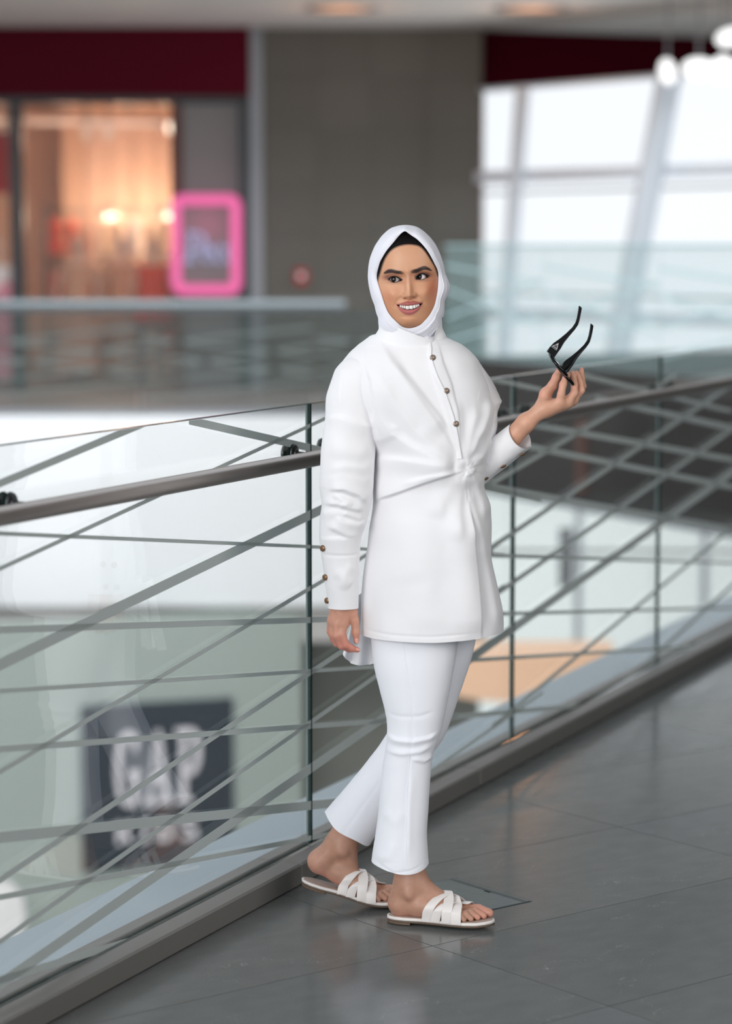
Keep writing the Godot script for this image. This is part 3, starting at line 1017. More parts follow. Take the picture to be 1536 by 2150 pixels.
	for i in 11:
		for lv in 2:
			var key: String = (upper if lv == 0 else lower)[i]
			var x := -1.0 + i * 0.2
			var q := "%s%d" % [key, lv]
			nth[q] = nth.get(q, 0) + 1
			garment("blouse", M[key], 0.36, 0.46 if lv == 0 else 0.5, null, "%s blouse on the %s shop rail, %s" % [cn[key], "upper" if lv == 0 else "lower", ["first", "second", "third", "fourth", "fifth", "sixth", "seventh"][nth[q] - 1] + " of its colour from left"], "clothes", Vector3(-3.0 + x, 2.025 if lv == 0 else 1.345, -32.18), "tops on the shop rails", 1.38 + 0.08 * sin(i * 2.3), i)
	for i in 5:
		folded_pile(Vector3(-3.9 + i * 0.45, 0.385, -32.2), M[["dark_cloth", "tan_cloth", "cream_cloth", "red_cloth", "dark_cloth"][i]], 3, ["dark grey", "tan", "cream", "coral red", "charcoal"][i] + " folded garment on the low shop shelf, %s", "folded clothes on the low shelf")
	mannequin(Vector3(-3.5, 0.02, -30.2), "mannequin in a long tan dress behind the shop glass", M.tan_cloth, true)
	mannequin(Vector3(-3.02, 0.02, -30.9), "mannequin in a tan jacket, deeper in the shop beside the dressed one", M.tan_cloth, false)
	mannequin(Vector3(-2.62, 0.02, -30.6), "mannequin in a coral red jacket near the pink sign", M.red_cloth, false)
	var tb := thing("display_table", "low dark display table inside the shop near the pink sign", "table", Vector3(-2.35, 0.012, -29.8))
	box_at("tabletop", Vector3(0, 0.72, 0), Vector3(0.8, 0.05, 0.5), M.dark_cloth, tb, 0.008)
	for sx in [-0.36, 0.36]:
		for sz in [-0.21, 0.21]:
			box_at("leg", Vector3(sx, 0.35, sz), Vector3(0.04, 0.7, 0.04), M.dark_steel, tb)

# ---------------------------------------------------------------- sculpting tools
# rings of n points each -> smooth mesh
func grid_mesh(V: PackedVector3Array, n: int, closed: bool, C := PackedColorArray(), flip := false) -> ArrayMesh:
	var rows := V.size() / n
	var I := PackedInt32Array()
	var m := n if closed else n - 1
	for i in rows - 1:
		for k in m:
			var a := i * n + k
			var b := i * n + (k + 1) % n
			var c := b + n
			var d := a + n
			if flip:
				I.append_array([a, b, c, a, c, d])
			else:
				I.append_array([a, c, b, a, d, c])
	return indexed(V, I, C)

func indexed(V: PackedVector3Array, I: PackedInt32Array, C := PackedColorArray()) -> ArrayMesh:
	var N := PackedVector3Array()
	N.resize(V.size())
	for t in range(0, I.size(), 3):
		var a := I[t]
		var b := I[t + 1]
		var c := I[t + 2]
		var nn := (V[c] - V[a]).cross(V[b] - V[a])
		N[a] += nn
		N[b] += nn
		N[c] += nn
	for i in N.size():
		N[i] = N[i].normalized() if N[i].length_squared() > 1e-20 else Vector3.UP
	var arr := []
	arr.resize(Mesh.ARRAY_MAX)
	arr[Mesh.ARRAY_VERTEX] = V
	arr[Mesh.ARRAY_NORMAL] = N
	arr[Mesh.ARRAY_INDEX] = I
	if C.size():
		arr[Mesh.ARRAY_COLOR] = C
	var am := ArrayMesh.new()
	am.add_surface_from_arrays(Mesh.PRIMITIVE_TRIANGLES, arr)
	return am

# a loft through rows [cx, y, z, half width, half depth]; p is the roundness of the section
func loft_at(T: Array, y: float, a: float, p: float) -> Vector3:
	# T runs downwards; smooth (Catmull-Rom) between rows
	var i := 0
	while i < T.size() - 2 and y < T[i + 1][1]:
		i += 1
	var f := clampf((T[i][1] - y) / (T[i][1] - T[i + 1][1]), 0.0, 1.0)
	var r0: Array = T[maxi(i - 1, 0)]
	var r1: Array = T[i]
	var r2: Array = T[i + 1]
	var r3: Array = T[mini(i + 2, T.size() - 1)]
	var q := [0.0, 0.0, 0.0, 0.0, 0.0]
	for k in [0, 2, 3, 4]:
		q[k] = cubic_interpolate(r1[k], r2[k], r0[k], r3[k], f)
	var c := cos(a)
	var s := sin(a)
	var e := 2.0 / p
	return Vector3(q[0] + q[3] * signf(c) * pow(absf(c), e), y, q[2] + q[4] * signf(s) * pow(absf(s), e))

# cloth folds: each [polyline, height on the left of its direction, reach left, reach right]
func fold_height(F: Array, p: Vector2) -> float:
	var sum := 0.0
	for f in F:
		var box: Rect2 = f[4]
		if not box.has_point(p):
			continue
		var L: PackedVector2Array = f[0]
		var best := 1e9
		var side := 1.0
		var along := 0.0
		for i in L.size() - 1:
			var a := L[i]
			var ab := L[i + 1] - a
			var t := clampf((p - a).dot(ab) / ab.length_squared(), 0.0, 1.0)
			var v := p - a - ab * t
			var d := v.length_squared()
			if d < best:
				best = d
				side = ab.cross(p - a)
				along = (i + t) / (L.size() - 1)
		var dd := sqrt(best)
		var w: float = f[2] if side > 0 else f[3]
		var ends := smoothstep(0.0, 0.22, along) * smoothstep(0.0, 0.22, 1.0 - along)
		ends = maxf(ends, exp(-p.distance_squared_to(gather) / 0.0007))
		sum += f[1] * exp(-(dd / w) * (dd / w)) * (0.12 + 0.88 * ends)
	return sum * (1.0 - 0.85 * exp(-p.distance_squared_to(gather) / 0.0008))

var gather := Vector2(9, 9)   # where the cloth is gathered and its folds do not fade

func folds(F: Array) -> Array:
	for f in F:
		var r := Rect2(f[0][0], Vector2.ZERO)
		for q in f[0]:
			r = r.expand(q)
		f.append(r.grow(2.4 * maxf(f[2], f[3])))
	return F

# signed distance field on a grid, filled bone by bone
class Field:
	var o: Vector3
	var h: float
	var nx: int
	var ny: int
	var nz: int
	var d := PackedFloat32Array()
	func _init(lo: Vector3, hi: Vector3, cell: float) -> void:
		o = lo
		h = cell
		nx = int(ceil((hi.x - lo.x) / h)) + 1
		ny = int(ceil((hi.y - lo.y) / h)) + 1
		nz = int(ceil((hi.z - lo.z) / h)) + 1
		d.resize(nx * ny * nz)
		d.fill(1.0)
	func bone(a: Vector3, b: Vector3, ra: float, rb: float, k := 0.01, flat := Vector3.ONE) -> void:
		# tapered capsule; flat squeezes space so that the section may be an ellipse
		var m := maxf(ra, rb) * maxf(1.0 / flat.x, maxf(1.0 / flat.y, 1.0 / flat.z)) + k + h * 1.5
		var lo := (a.min(b) - Vector3.ONE * m - o) / h
		var hi := (a.max(b) + Vector3.ONE * m - o) / h
		var A := a * flat
		var ab := (b - a) * flat
		var l2 := maxf(ab.length_squared(), 1e-12)
		for z in range(maxi(0, int(lo.z)), mini(nz, int(hi.z) + 2)):
			for y in range(maxi(0, int(lo.y)), mini(ny, int(hi.y) + 2)):
				var i := (z * ny + y) * nx
				for x in range(maxi(0, int(lo.x)), mini(nx, int(hi.x) + 2)):
					var p := (o + Vector3(x, y, z) * h) * flat - A
					var t := clampf(p.dot(ab) / l2, 0.0, 1.0)
					var e := (p - ab * t).length() - lerpf(ra, rb, t)
					var f := d[i + x]
					var g := maxf(k - absf(e - f), 0.0)
					d[i + x] = minf(e, f) - g * g * 0.25 / k
	func chain(pts: Array, radii: Array, k := 0.006) -> void:
		for i in pts.size() - 1:
			bone(pts[i], pts[i + 1], radii[i], radii[i + 1], k)
	func dent(c: Vector3, r: float, depth: float) -> void:
		var lo := (c - Vector3.ONE * r * 2.0 - o) / h
		var hi := (c + Vector3.ONE * r * 2.0 - o) / h
		for z in range(maxi(0, int(lo.z)), mini(nz, int(hi.z) + 2)):
			for y in range(maxi(0, int(lo.y)), mini(ny, int(hi.y) + 2)):
				for x in range(maxi(0, int(lo.x)), mini(nx, int(hi.x) + 2)):
					var q := (o + Vector3(x, y, z) * h - c).length() / r
					d[(z * ny + y) * nx + x] += depth * exp(-q * q)
	func at(p: Vector3) -> float:
		var q := (p - o) / h
		var x := clampi(int(q.x), 0, nx - 2)
		var y := clampi(int(q.y), 0, ny - 2)
		var z := clampi(int(q.z), 0, nz - 2)
		var f := q - Vector3(x, y, z)
		var i := (z * ny + y) * nx + x
		var r := nx * ny
		var a := lerpf(lerpf(d[i], d[i + 1], f.x), lerpf(d[i + nx], d[i + nx + 1], f.x), f.y)
		var b := lerpf(lerpf(d[i + r], d[i + r + 1], f.x), lerpf(d[i + r + nx], d[i + r + nx + 1], f.x), f.y)
		return lerpf(a, b, f.z)
	# surface nets: appends to V, N, I
	func mesh_into(V: PackedVector3Array, N: PackedVector3Array, I: PackedInt32Array) -> Array:
		var r := nx * ny
		var id := PackedInt32Array()
		id.resize(nx * ny * nz)
		id.fill(-1)
		var off := [0, 1, nx, nx + 1, r, r + 1, r + nx, r + nx + 1]
		var E := [[0, 1], [2, 3], [4, 5], [6, 7], [0, 2], [1, 3], [4, 6], [5, 7], [0, 4], [1, 5], [2, 6], [3, 7]]
		for z in nz - 1:
			for y in ny - 1:
				var i0 := (z * ny + y) * nx
				for x in nx - 1:
					var i := i0 + x
					var s := d[i]
					if s > h * 2.0 or s < -h * 2.0:
						continue
					var neg := 0
					for k in 8:
						if d[i + off[k]] < 0.0:
							neg += 1
					if neg == 0 or neg == 8:
						continue
					var p := Vector3.ZERO
					var c := 0
					for e in E:
						var a := d[i + off[e[0]]]
						var b := d[i + off[e[1]]]
						if (a < 0.0) != (b < 0.0):
							var t := a / (a - b)
							var u := Vector3(e[0] & 1, (e[0] >> 1) & 1, e[0] >> 2)
							var w := Vector3(e[1] & 1, (e[1] >> 1) & 1, e[1] >> 2)
							p += u.lerp(w, t)
							c += 1
					id[i] = V.size()
					var q := o + (Vector3(x, y, z) + p / c) * h
					V.append(q)
					var g := Vector3(at(q + Vector3(h, 0, 0)) - at(q - Vector3(h, 0, 0)), at(q + Vector3(0, h, 0)) - at(q - Vector3(0, h, 0)), at(q + Vector3(0, 0, h)) - at(q - Vector3(0, 0, h)))
					N.append(g.normalized())
		var st := [1, nx, r]
		for z in range(1, nz - 1):
			for y in range(1, ny - 1):
				for x in range(1, nx - 1):
					var i := (z * ny + y) * nx + x
					if d[i] > h * 2.0 or d[i] < -h * 2.0:
						continue
					for ax in 3:
						var sa := d[i] < 0.0
						if sa == (d[i + st[ax]] < 0.0):
							continue
						var u: int = st[(ax + 1) % 3]
						var w: int = st[(ax + 2) % 3]
						var q := [id[i], id[i - u], id[i - u - w], id[i - w]]
						if q.min() < 0:
							continue
						if sa:
							I.append_array([q[0], q[2], q[1], q[0], q[3], q[2]])
						else:
							I.append_array([q[0], q[1], q[2], q[0], q[2], q[3]])
		return [V, N, I]

# ---------------------------------------------------------------- the woman: clothes
# positions are metres from her root, which stands on the floor between her feet
var who: Node3D

func cloth_grid(T: Array, y0: float, y1: float, rows: int, n: int, p: float, F: Array, hem, wob: float, sd: int) -> ArrayMesh:
	var V := PackedVector3Array()
	var nz := noise(sd, 9.0, 3)
	for i in rows:
		var v := float(i) / (rows - 1)
		for k in n:
			var a := TAU * k / n
			var yb: float = hem.call(a) if hem != null else y1
			var y := lerpf(y0, yb, v)
			var q := loft_at(T, y, a, p)
			var h := wob * nz.get_noise_3d(q.x, q.y * 0.5, q.z)
			if sin(a) > -0.15 and F.size():
				h += 1.5 * fold_height(F, Vector2(q.x, q.y)) * smoothstep(-0.15, 0.2, sin(a))
			q += Vector3(cos(a) * 0.75, 0, sin(a)) * h
			V.append(q)
	return grid_mesh(V, n, true, PackedColorArray(), true)

func surf_z(T: Array, x: float, y: float, p: float) -> float:
	var q := loft_at(T, y, PI / 2, p)
	var e := loft_at(T, y, 0.0, p)
	var u := clampf(absf((x - q.x) / (e.x - q.x)), 0.0, 0.999)
	return e.z + (q.z - e.z) * pow(1.0 - pow(u, p), 1.0 / p)

func button(at: Vector3, towards: Vector3, m: Material, parent: Node, r := 0.0075) -> void:
	var st := st_new()
	var y := towards.normalized()
	var x := y.cross(Vector3(0.3, 1, 0.2)).normalized()
	var xf := Transform3D(Basis(x, y, x.cross(y)), at)
	lathe(st, xf, [Vector2(0, -0.002), Vector2(r * 0.5, -0.002), Vector2(r, 0.0), Vector2(r, 0.0012), Vector2(r * 0.82, 0.0026), Vector2(r * 0.45, 0.0036), Vector2(0, 0.004)], 20)
	obj("button", st, m, parent)

func seam(pts: Array, m: Material, parent: Node, r := 0.0008, called := "seam") -> void:
	var st := st_new()
	tube(st, pts, r, 6)
	obj(called, st, m, parent)

func shirt() -> void:
	var T := [
		[-0.0542, 1.4469, 0.0100, 0.0402, 0.0200], [-0.0554, 1.4445, 0.0080, 0.0609, 0.0360], [-0.0605, 1.4410, 0.0060, 0.0788, 0.0500], [-0.0616, 1.4375, 0.0050, 0.0880, 0.0580], [-0.0575, 1.4294, 0.0030, 0.1025, 0.0700], [-0.0529, 1.4178, 0.0000, 0.1233, 0.0830], [-0.0517, 1.3994, 0.0000, 0.1452, 0.0970], [-0.0516, 1.3775, 0.0000, 0.1637, 0.1080],
		[-0.0539, 1.3510, 0.0000, 0.1753, 0.1180], [-0.0504, 1.3164, 0.0000, 0.1858, 0.1250], [-0.0422, 1.2794, 0.0000, 0.1848, 0.1280], [-0.0271, 1.2412, 0.0000, 0.1710, 0.1280], [-0.0108, 1.2007, 0.0000, 0.1515, 0.1260],
		[-0.0049, 1.1601, 0.0000, 0.1366, 0.1240], [-0.0071, 1.1252, 0.0000, 0.1343, 0.1210], [-0.0065, 1.0962, 0.0000, 0.1361, 0.1200], [-0.0093, 1.0682, 0.0000, 0.1333, 0.1210], [-0.0017, 1.0263, 0.0000, 0.1421, 0.1260],
		[-0.0015, 0.9796, 0.0000, 0.1469, 0.1330], [-0.0054, 0.9270, 0.0000, 0.1487, 0.1400], [-0.0088, 0.8918, 0.0000, 0.1512, 0.1440], [-0.0058, 0.8391, 0.0000, 0.1612, 0.1490], [-0.0022, 0.7968, 0.0000, 0.1683, 0.1520],
		[0.0015, 0.7450, 0.0000, 0.1743, 0.1560], [0.0004, 0.7037, 0.0000, 0.1756, 0.1580], [-0.0001, 0.6624, 0.0000, 0.1763, 0.1600]]
	var F := folds([
		# placket and the gathers running up from the knot
		[PackedVector2Array([Vector2(-0.0110, 1.4310), Vector2(-0.0056, 1.3958), Vector2(0.0105, 1.3216), Vector2(0.0355, 1.2437), Vector2(0.0553, 1.1692)]), 0.0035, 0.045, 0.0035],
		[PackedVector2Array([Vector2(0.0137, 1.4275), Vector2(0.0262, 1.3781), Vector2(0.0458, 1.3287), Vector2(0.0602, 1.2579), Vector2(0.0677, 1.1656)]), -0.003, 0.018, 0.003],
		[PackedVector2Array([Vector2(0.0732, 1.1283), Vector2(0.0819, 1.1692), Vector2(0.0923, 1.2225), Vector2(0.1044, 1.2792)]), 0.0075, 0.012, 0.028],
		[PackedVector2Array([Vector2(0.0767, 1.1300), Vector2(0.1065, 1.2012), Vector2(0.1275, 1.2508), Vector2(0.1361, 1.2933)]), 0.0090, 0.010, 0.030],
		[PackedVector2Array([Vector2(0.0750, 1.1283), Vector2(0.0641, 1.1870), Vector2(0.0610, 1.2437), Vector2(0.0548, 1.3039)]), 0.004, 0.014, 0.012],
		[PackedVector2Array([Vector2(0.0820, 1.1293), Vector2(0.1139, 1.1514), Vector2(0.1402, 1.2012)]), 0.0075, 0.010, 0.025],
		[PackedVector2Array([Vector2(0.0750, 1.1265), Vector2(0.0908, 1.1585), Vector2(0.1135, 1.2154)]), -0.004, 0.012, 0.012],
		# drapes from the shoulder
		[PackedVector2Array([Vector2(-0.1380, 1.4451), Vector2(-0.0956, 1.3781), Vector2(-0.0460, 1.3216), Vector2(0.0107, 1.2508), Vector2(0.0374, 1.2154)]), 0.0065, 0.006, 0.050],
		[PackedVector2Array([Vector2(-0.1168, 1.4275), Vector2(-0.0673, 1.3358), Vector2(-0.0247, 1.2721), Vector2(0.0251, 1.2012), Vector2(0.0607, 1.1407)]), 0.006, 0.010, 0.050],
		[PackedVector2Array([Vector2(-0.1450, 1.3817), Vector2(-0.0955, 1.2863), Vector2(-0.0458, 1.2154), Vector2(0.0110, 1.1656), Vector2(0.0643, 1.1300)]), 0.008, 0.018, 0.055],
		[PackedVector2Array([Vector2(-0.1326, 1.2721), Vector2(-0.0954, 1.2083), Vector2(-0.0457, 1.1727), Vector2(0.0181, 1.1461), Vector2(0.0679, 1.1293)]), 0.007, 0.012, 0.045],
		[PackedVector2Array([Vector2(-0.0848, 1.2366), Vector2(-0.0901, 1.2083), Vector2(-0.1166, 1.1941), Vector2(-0.1344, 1.1958)]), 0.003, 0.010, 0.022],
		[PackedVector2Array([Vector2(-0.1379, 1.1407), Vector2(-0.0811, 1.1425), Vector2(-0.0102, 1.1354), Vector2(0.0696, 1.1272)]), 0.006, 0.012, 0.030],
		# sharp waist fold and those below it
		[PackedVector2Array([Vector2(-0.1432, 1.0427), Vector2(-0.1094, 1.0570), Vector2(-0.0668, 1.0748), Vector2(-0.0243, 1.0926), Vector2(0.0183, 1.1087), Vector2(0.0714, 1.1236)]), 0.008, 0.040, 0.0035],
		[PackedVector2Array([Vector2(-0.0740, 1.0855), Vector2(-0.0101, 1.1051), Vector2(0.0714, 1.1211)]), 0.004, 0.006, 0.020],
		[PackedVector2Array([Vector2(0.0714, 1.1211), Vector2(0.0396, 1.0873), Vector2(0.0185, 1.0480), Vector2(0.0080, 0.9980)]), 0.007, 0.020, 0.030],
		[PackedVector2Array([Vector2(0.0736, 1.1211), Vector2(0.0610, 1.0730), Vector2(0.0559, 1.0087), Vector2(0.0544, 0.9443)]), 0.006, 0.014, 0.022],
		[PackedVector2Array([Vector2(0.0767, 1.1229), Vector2(0.0823, 1.0730), Vector2(0.0879, 1.0087), Vector2(0.0936, 0.9371)]), 0.006, 0.020, 0.012],
		[PackedVector2Array([Vector2(0.0803, 1.1229), Vector2(0.1000, 1.0873), Vector2(0.1144, 1.0480), Vector2(0.1253, 0.9909)]), 0.007, 0.022, 0.010],
		[PackedVector2Array([Vector2(0.0821, 1.1247), Vector2(0.1069, 1.1211), Vector2(0.1318, 1.1140)]), 0.0025, 0.020, 0.008],
		# skirt of the tunic
		[PackedVector2Array([Vector2(0.0788, 1.0421), Vector2(0.0911, 0.9600), Vector2(0.1000, 0.8707), Vector2(0.1090, 0.7812), Vector2(0.1151, 0.7156)]), 0.011, 0.004, 0.050],
		[PackedVector2Array([Vector2(0.0924, 1.0489), Vector2(0.1132, 0.9600), Vector2(0.1324, 0.8707), Vector2(0.1482, 0.7881), Vector2(0.1622, 0.7329)]), 0.007, 0.022, 0.010],
		[PackedVector2Array([Vector2(0.0550, 1.0421), Vector2(0.0621, 0.9600), Vector2(0.0728, 0.8570), Vector2(0.0767, 0.7260)]), 0.004, 0.03, 0.03],
		[PackedVector2Array([Vector2(-0.1455, 1.0284), Vector2(-0.1557, 0.9257), Vector2(-0.1625, 0.8226), Vector2(-0.1659, 0.7329)]), 0.004, 0.012, 0.02],
		[PackedVector2Array([Vector2(-0.1149, 0.9737), Vector2(-0.1011, 0.8570), Vector2(-0.1147, 0.7329)]), -0.003, 0.05, 0.05],
		[PackedVector2Array([Vector2(0.0007, 1.0284), Vector2(-0.0127, 0.9257), Vector2(0.0013, 0.8019), Vector2(-0.0121, 0.7260)]), 0.0035, 0.06, 0.05],
		[PackedVector2Array([Vector2(-0.0605, 1.0353), Vector2(-0.0672, 0.9326), Vector2(-0.0465, 0.8432)]), 0.003, 0.06, 0.06],
		[PackedVector2Array([Vector2(-0.1711, 0.7322), Vector2(-0.1010, 0.7267), Vector2(-0.0053, 0.7253), Vector2(0.1126, 0.7336)]), -0.0012, 0.003, 0.003],
		# arm hole
		[PackedVector2Array([Vector2(-0.1627, 1.3887), Vector2(-0.1415, 1.3358), Vector2(-0.1326, 1.2721), Vector2(-0.1361, 1.2012), Vector2(-0.1343, 1.1514)]), 0.006, 0.030, 0.006]])
	var yb := 0.7115
	gather = Vector2(0.0727, 1.1278)
	var hem := func(a: float) -> float: return yb + 0.006 * absf(cos(a)) + 0.004 * cos(a) + (0.0 if sin(a) > -0.2 else -0.035 * smoothstep(-0.2, -0.7, sin(a)) * smoothstep(0.3, -0.5, cos(a)))
	var s := obj("shirt", cloth_grid(T, 1.4465, yb, 290, 320, 2.25, F, hem, 0.0022, 21), M.shirt, who)
	s.set_meta("label", "white long tunic shirt gathered at a waist knot")
	# buttons on the placket
	for b in [Vector3(-0.0014, 1.3890, 0.1030), Vector3(0.0310, 1.3110, 0.1270), Vector3(0.0538, 1.2330, 0.1280)]:
		var bz := surf_z(T, b.x, b.y, 2.25) + 1.5 * fold_height(F, Vector2(b.x, b.y))
		button(Vector3(b.x, b.y, bz + 0.0015), Vector3(0.3, 0.1, 0.9), M.button_front, s, 0.0074)
	# stand collar
	var V := PackedVector3Array()
	var n := 120
	for i in 26:
		var v := i / 25.0
		for k in n:
			var a := TAU * k / n
			var da := rad_to_deg(angle_difference(PI / 4 + 0.1, a))
			var top := 1.4856 - 0.052 * exp(-pow(da / (78.0 if da > 0 else 21.0), 2.0)) - 0.003 * sin(a * 3.0)
			var y := lerpf(top, 1.3994, v)
			var hw := lerpf(0.0756, 0.0785, v) + 0.010 * smoothstep(0.30, 0.62, v)
			var bz := lerpf(0.070, 0.068, v)
			var c := Vector3(-0.0541, y, 0.018)
			var wv := 0.0015 * sin(a * 5.0 + v * 4.0)
			# the front edge laps over
			wv += 0.004 * smoothstep(-14.0, -2.0, da) * smoothstep(30.0, 0.0, da)
			V.append(c + Vector3((hw + wv) * cos(a), 0, (bz + wv) * sin(a)))
	obj("collar", grid_mesh(V, n, true, PackedColorArray(), true), M.shirt, s)
	# free edge of the button placket
	var edge := smooth_loop(PackedVector2Array([Vector2(-0.0289, 1.4424), Vector2(-0.0108, 1.4367), Vector2(-0.0039, 1.4141), Vector2(-0.0038, 1.3893), Vector2(0.0099, 1.3474), Vector2(0.0270, 1.3123), Vector2(0.0419, 1.2714), Vector2(0.0533, 1.2328), Vector2(0.0615, 1.1919), Vector2(0.0684, 1.1497)]), 5, false)
	V = PackedVector3Array()
	for q in edge:
		for e in [[-0.013, -0.004], [-0.010, 0.0010], [-0.006, 0.0026], [-0.001, 0.0040], [0.0003, 0.0034], [-0.0006, 0.0022], [-0.006, 0.0010], [-0.013, -0.006]]:
			var x: float = q.x + e[0]
			V.append(Vector3(x, q.y, surf_z(T, x, q.y, 2.25) + 1.5 * fold_height(F, Vector2(x, q.y)) + e[1]))
	obj("placket", grid_mesh(V, 8, false), M.shirt, s)
	# right sleeve (hanging arm)
	var R := [
		[-0.1715, 1.3956, 0.0200, 0.0161, 0.0200], [-0.1761, 1.3800, 0.0300, 0.0367, 0.0460], [-0.1841, 1.3585, 0.0350, 0.0493, 0.0600], [-0.1892, 1.3301, 0.0400, 0.0556, 0.0660], [-0.1950, 1.2925, 0.0450, 0.0613, 0.0680], [-0.1958, 1.2389, 0.0500, 0.0622, 0.0680],
		[-0.1995, 1.1991, 0.0550, 0.0647, 0.0670], [-0.2030, 1.1591, 0.0580, 0.0659, 0.0660], [-0.2053, 1.1190, 0.0600, 0.0648, 0.0640], [-0.2071, 1.0741, 0.0600, 0.0643, 0.0630], [-0.2071, 1.0348, 0.0600, 0.0597, 0.0600], [-0.2157, 0.9900, 0.0620, 0.0569, 0.0560],
		[-0.2221, 0.9521, 0.0640, 0.0506, 0.0500], [-0.2215, 0.9106, 0.0660, 0.0466, 0.0460], [-0.2198, 0.8715, 0.0680, 0.0426, 0.0430], [-0.2181, 0.8346, 0.0700, 0.0397, 0.0410], [-0.2158, 0.7997, 0.0700, 0.0374, 0.0380], [-0.2153, 0.7835, 0.0700, 0.0369, 0.0370]]
	var G := folds([
		[PackedVector2Array([Vector2(-0.2583, 1.2437), Vector2(-0.2264, 1.2480), Vector2(-0.1875, 1.2366), Vector2(-0.1344, 1.2182)]), 0.004, 0.004, 0.022],
		[PackedVector2Array([Vector2(-0.2174, 1.3852), Vector2(-0.2210, 1.3287), Vector2(-0.2264, 1.2579)]), 0.0025, 0.010, 0.006],
		[PackedVector2Array([Vector2(-0.1733, 1.3852), Vector2(-0.1521, 1.3464), Vector2(-0.1450, 1.3004), Vector2(-0.1485, 1.2437)]), 0.004, 0.012, 0.012],
		[PackedVector2Array([Vector2(-0.2513, 1.1870), Vector2(-0.2229, 1.1692), Vector2(-0.1804, 1.1621), Vector2(-0.1414, 1.1692)]), 0.003, 0.02, 0.02],
		[PackedVector2Array([Vector2(-0.2549, 1.1194), Vector2(-0.2088, 1.1300), Vector2(-0.1662, 1.1247), Vector2(-0.1379, 1.1372)]), 0.004, 0.012, 0.02],
		[PackedVector2Array([Vector2(-0.2621, 1.0944), Vector2(-0.2159, 1.1051), Vector2(-0.1662, 1.0944), Vector2(-0.1414, 1.1016)]), 0.003, 0.01, 0.02],
		[PackedVector2Array([Vector2(-0.2515, 1.0766), Vector2(-0.2124, 1.0766), Vector2(-0.1805, 1.0623), Vector2(-0.1574, 1.0391)]), 0.008, 0.018, 0.005],
		[PackedVector2Array([Vector2(-0.2408, 1.0623), Vector2(-0.2231, 1.0570), Vector2(-0.2053, 1.0445), Vector2(-0.2231, 1.0320)]), 0.005, 0.012, 0.006],
		[PackedVector2Array([Vector2(-0.2647, 1.0411), Vector2(-0.2238, 1.0411), Vector2(-0.1932, 1.0308), Vector2(-0.1625, 1.0240)]), 0.007, 0.014, 0.006],
		[PackedVector2Array([Vector2(-0.2375, 1.0103), Vector2(-0.2102, 0.9965), Vector2(-0.1830, 0.9897), Vector2(-0.1591, 0.9931)]), 0.006, 0.006, 0.016],
		[PackedVector2Array([Vector2(-0.2170, 1.0205), Vector2(-0.1932, 1.0103), Vector2(-0.1693, 0.9965)]), 0.005, 0.012, 0.005],
		[PackedVector2Array([Vector2(-0.2545, 0.9880), Vector2(-0.2273, 0.9777), Vector2(-0.2034, 0.9640), Vector2(-0.1727, 0.9588)]), 0.005, 0.014, 0.006],
		[PackedVector2Array([Vector2(-0.2681, 1.0103), Vector2(-0.2409, 1.0205), Vector2(-0.2034, 1.0171)]), 0.004, 0.01, 0.012],
		[PackedVector2Array([Vector2(-0.2750, 0.9547), Vector2(-0.2239, 0.9568), Vector2(-0.1693, 0.9513)]), 0.003, 0.003, 0.020],
		[PackedVector2Array([Vector2(-0.2683, 0.9162), Vector2(-0.2205, 0.9148), Vector2(-0.1693, 0.9162)]), -0.0018, 0.003, 0.003],
		[PackedVector2Array([Vector2(-0.2376, 0.8832), Vector2(-0.2103, 0.8556), Vector2(-0.1933, 0.8418)]), 0.003, 0.012, 0.012],
		[PackedVector2Array([Vector2(-0.1932, 0.8969), Vector2(-0.2103, 0.8694), Vector2(-0.2206, 0.8281)]), 0.003, 0.014, 0.01]])
	var sl := obj("sleeve", cloth_grid(R, 1.3956, 0.7835, 190, 110, 2.1, G, null, 0.0018, 33), M.shirt, s)
	sl.set_meta("label", "hanging sleeve with three bronze cuff buttons")
	for b in [Vector3(-0.2631, 0.9314, 0.0850), Vector3(-0.2575, 0.8602, 0.0880), Vector3(-0.2530, 0.8023, 0.0880)]:
		button(Vector3(b.x - 0.001, b.y, surf_z(R, b.x, b.y, 2.1) + 1.5 * fold_height(G, Vector2(b.x, b.y)) + 0.004), Vector3(-0.6, 0.05, 0.75), M.button_bronze, s, 0.0078)
	# left upper sleeve, behind the front drape
	var U := [
		[0.0718, 1.3973, -0.0500, 0.0203, 0.0400], [0.0824, 1.3752, -0.0500, 0.0308, 0.0550], [0.0912, 1.3543, -0.0500, 0.0372, 0.0620], [0.1030, 1.3252, -0.0500, 0.0454, 0.0660], [0.1112, 1.2996, -0.0500, 0.0501, 0.0680], [0.1148, 1.2833, -0.0500, 0.0536, 0.0680],
		[0.1166, 1.2752, -0.0500, 0.0553, 0.0680], [0.1131, 1.2658, -0.0500, 0.0518, 0.0670], [0.1103, 1.2530, -0.0500, 0.0489, 0.0660], [0.1109, 1.2413, -0.0500, 0.0495, 0.0660], [0.1116, 1.2297, -0.0500, 0.0501, 0.0660], [0.1097, 1.2032, -0.0450, 0.0483, 0.0640],
		[0.1050, 1.1685, -0.0400, 0.0437, 0.0600], [0.0974, 1.1280, -0.0350, 0.0361, 0.0550], [0.0927, 1.0876, -0.0300, 0.0268, 0.0450]]
	var K := folds([
		[PackedVector2Array([Vector2(0.1693, 1.2788), Vector2(0.1514, 1.2499), Vector2(0.1372, 1.2137), Vector2(0.1230, 1.1557)]), 0.004, 0.008, 0.018],
		[PackedVector2Array([Vector2(0.1551, 1.2282), Vector2(0.1445, 1.1920), Vector2(0.1195, 1.1340)]), 0.005, 0.006, 0.02],
		[PackedVector2Array([Vector2(0.1148, 1.3582), Vector2(0.1295, 1.3005), Vector2(0.1334, 1.2354)]), 0.004, 0.014, 0.02]])
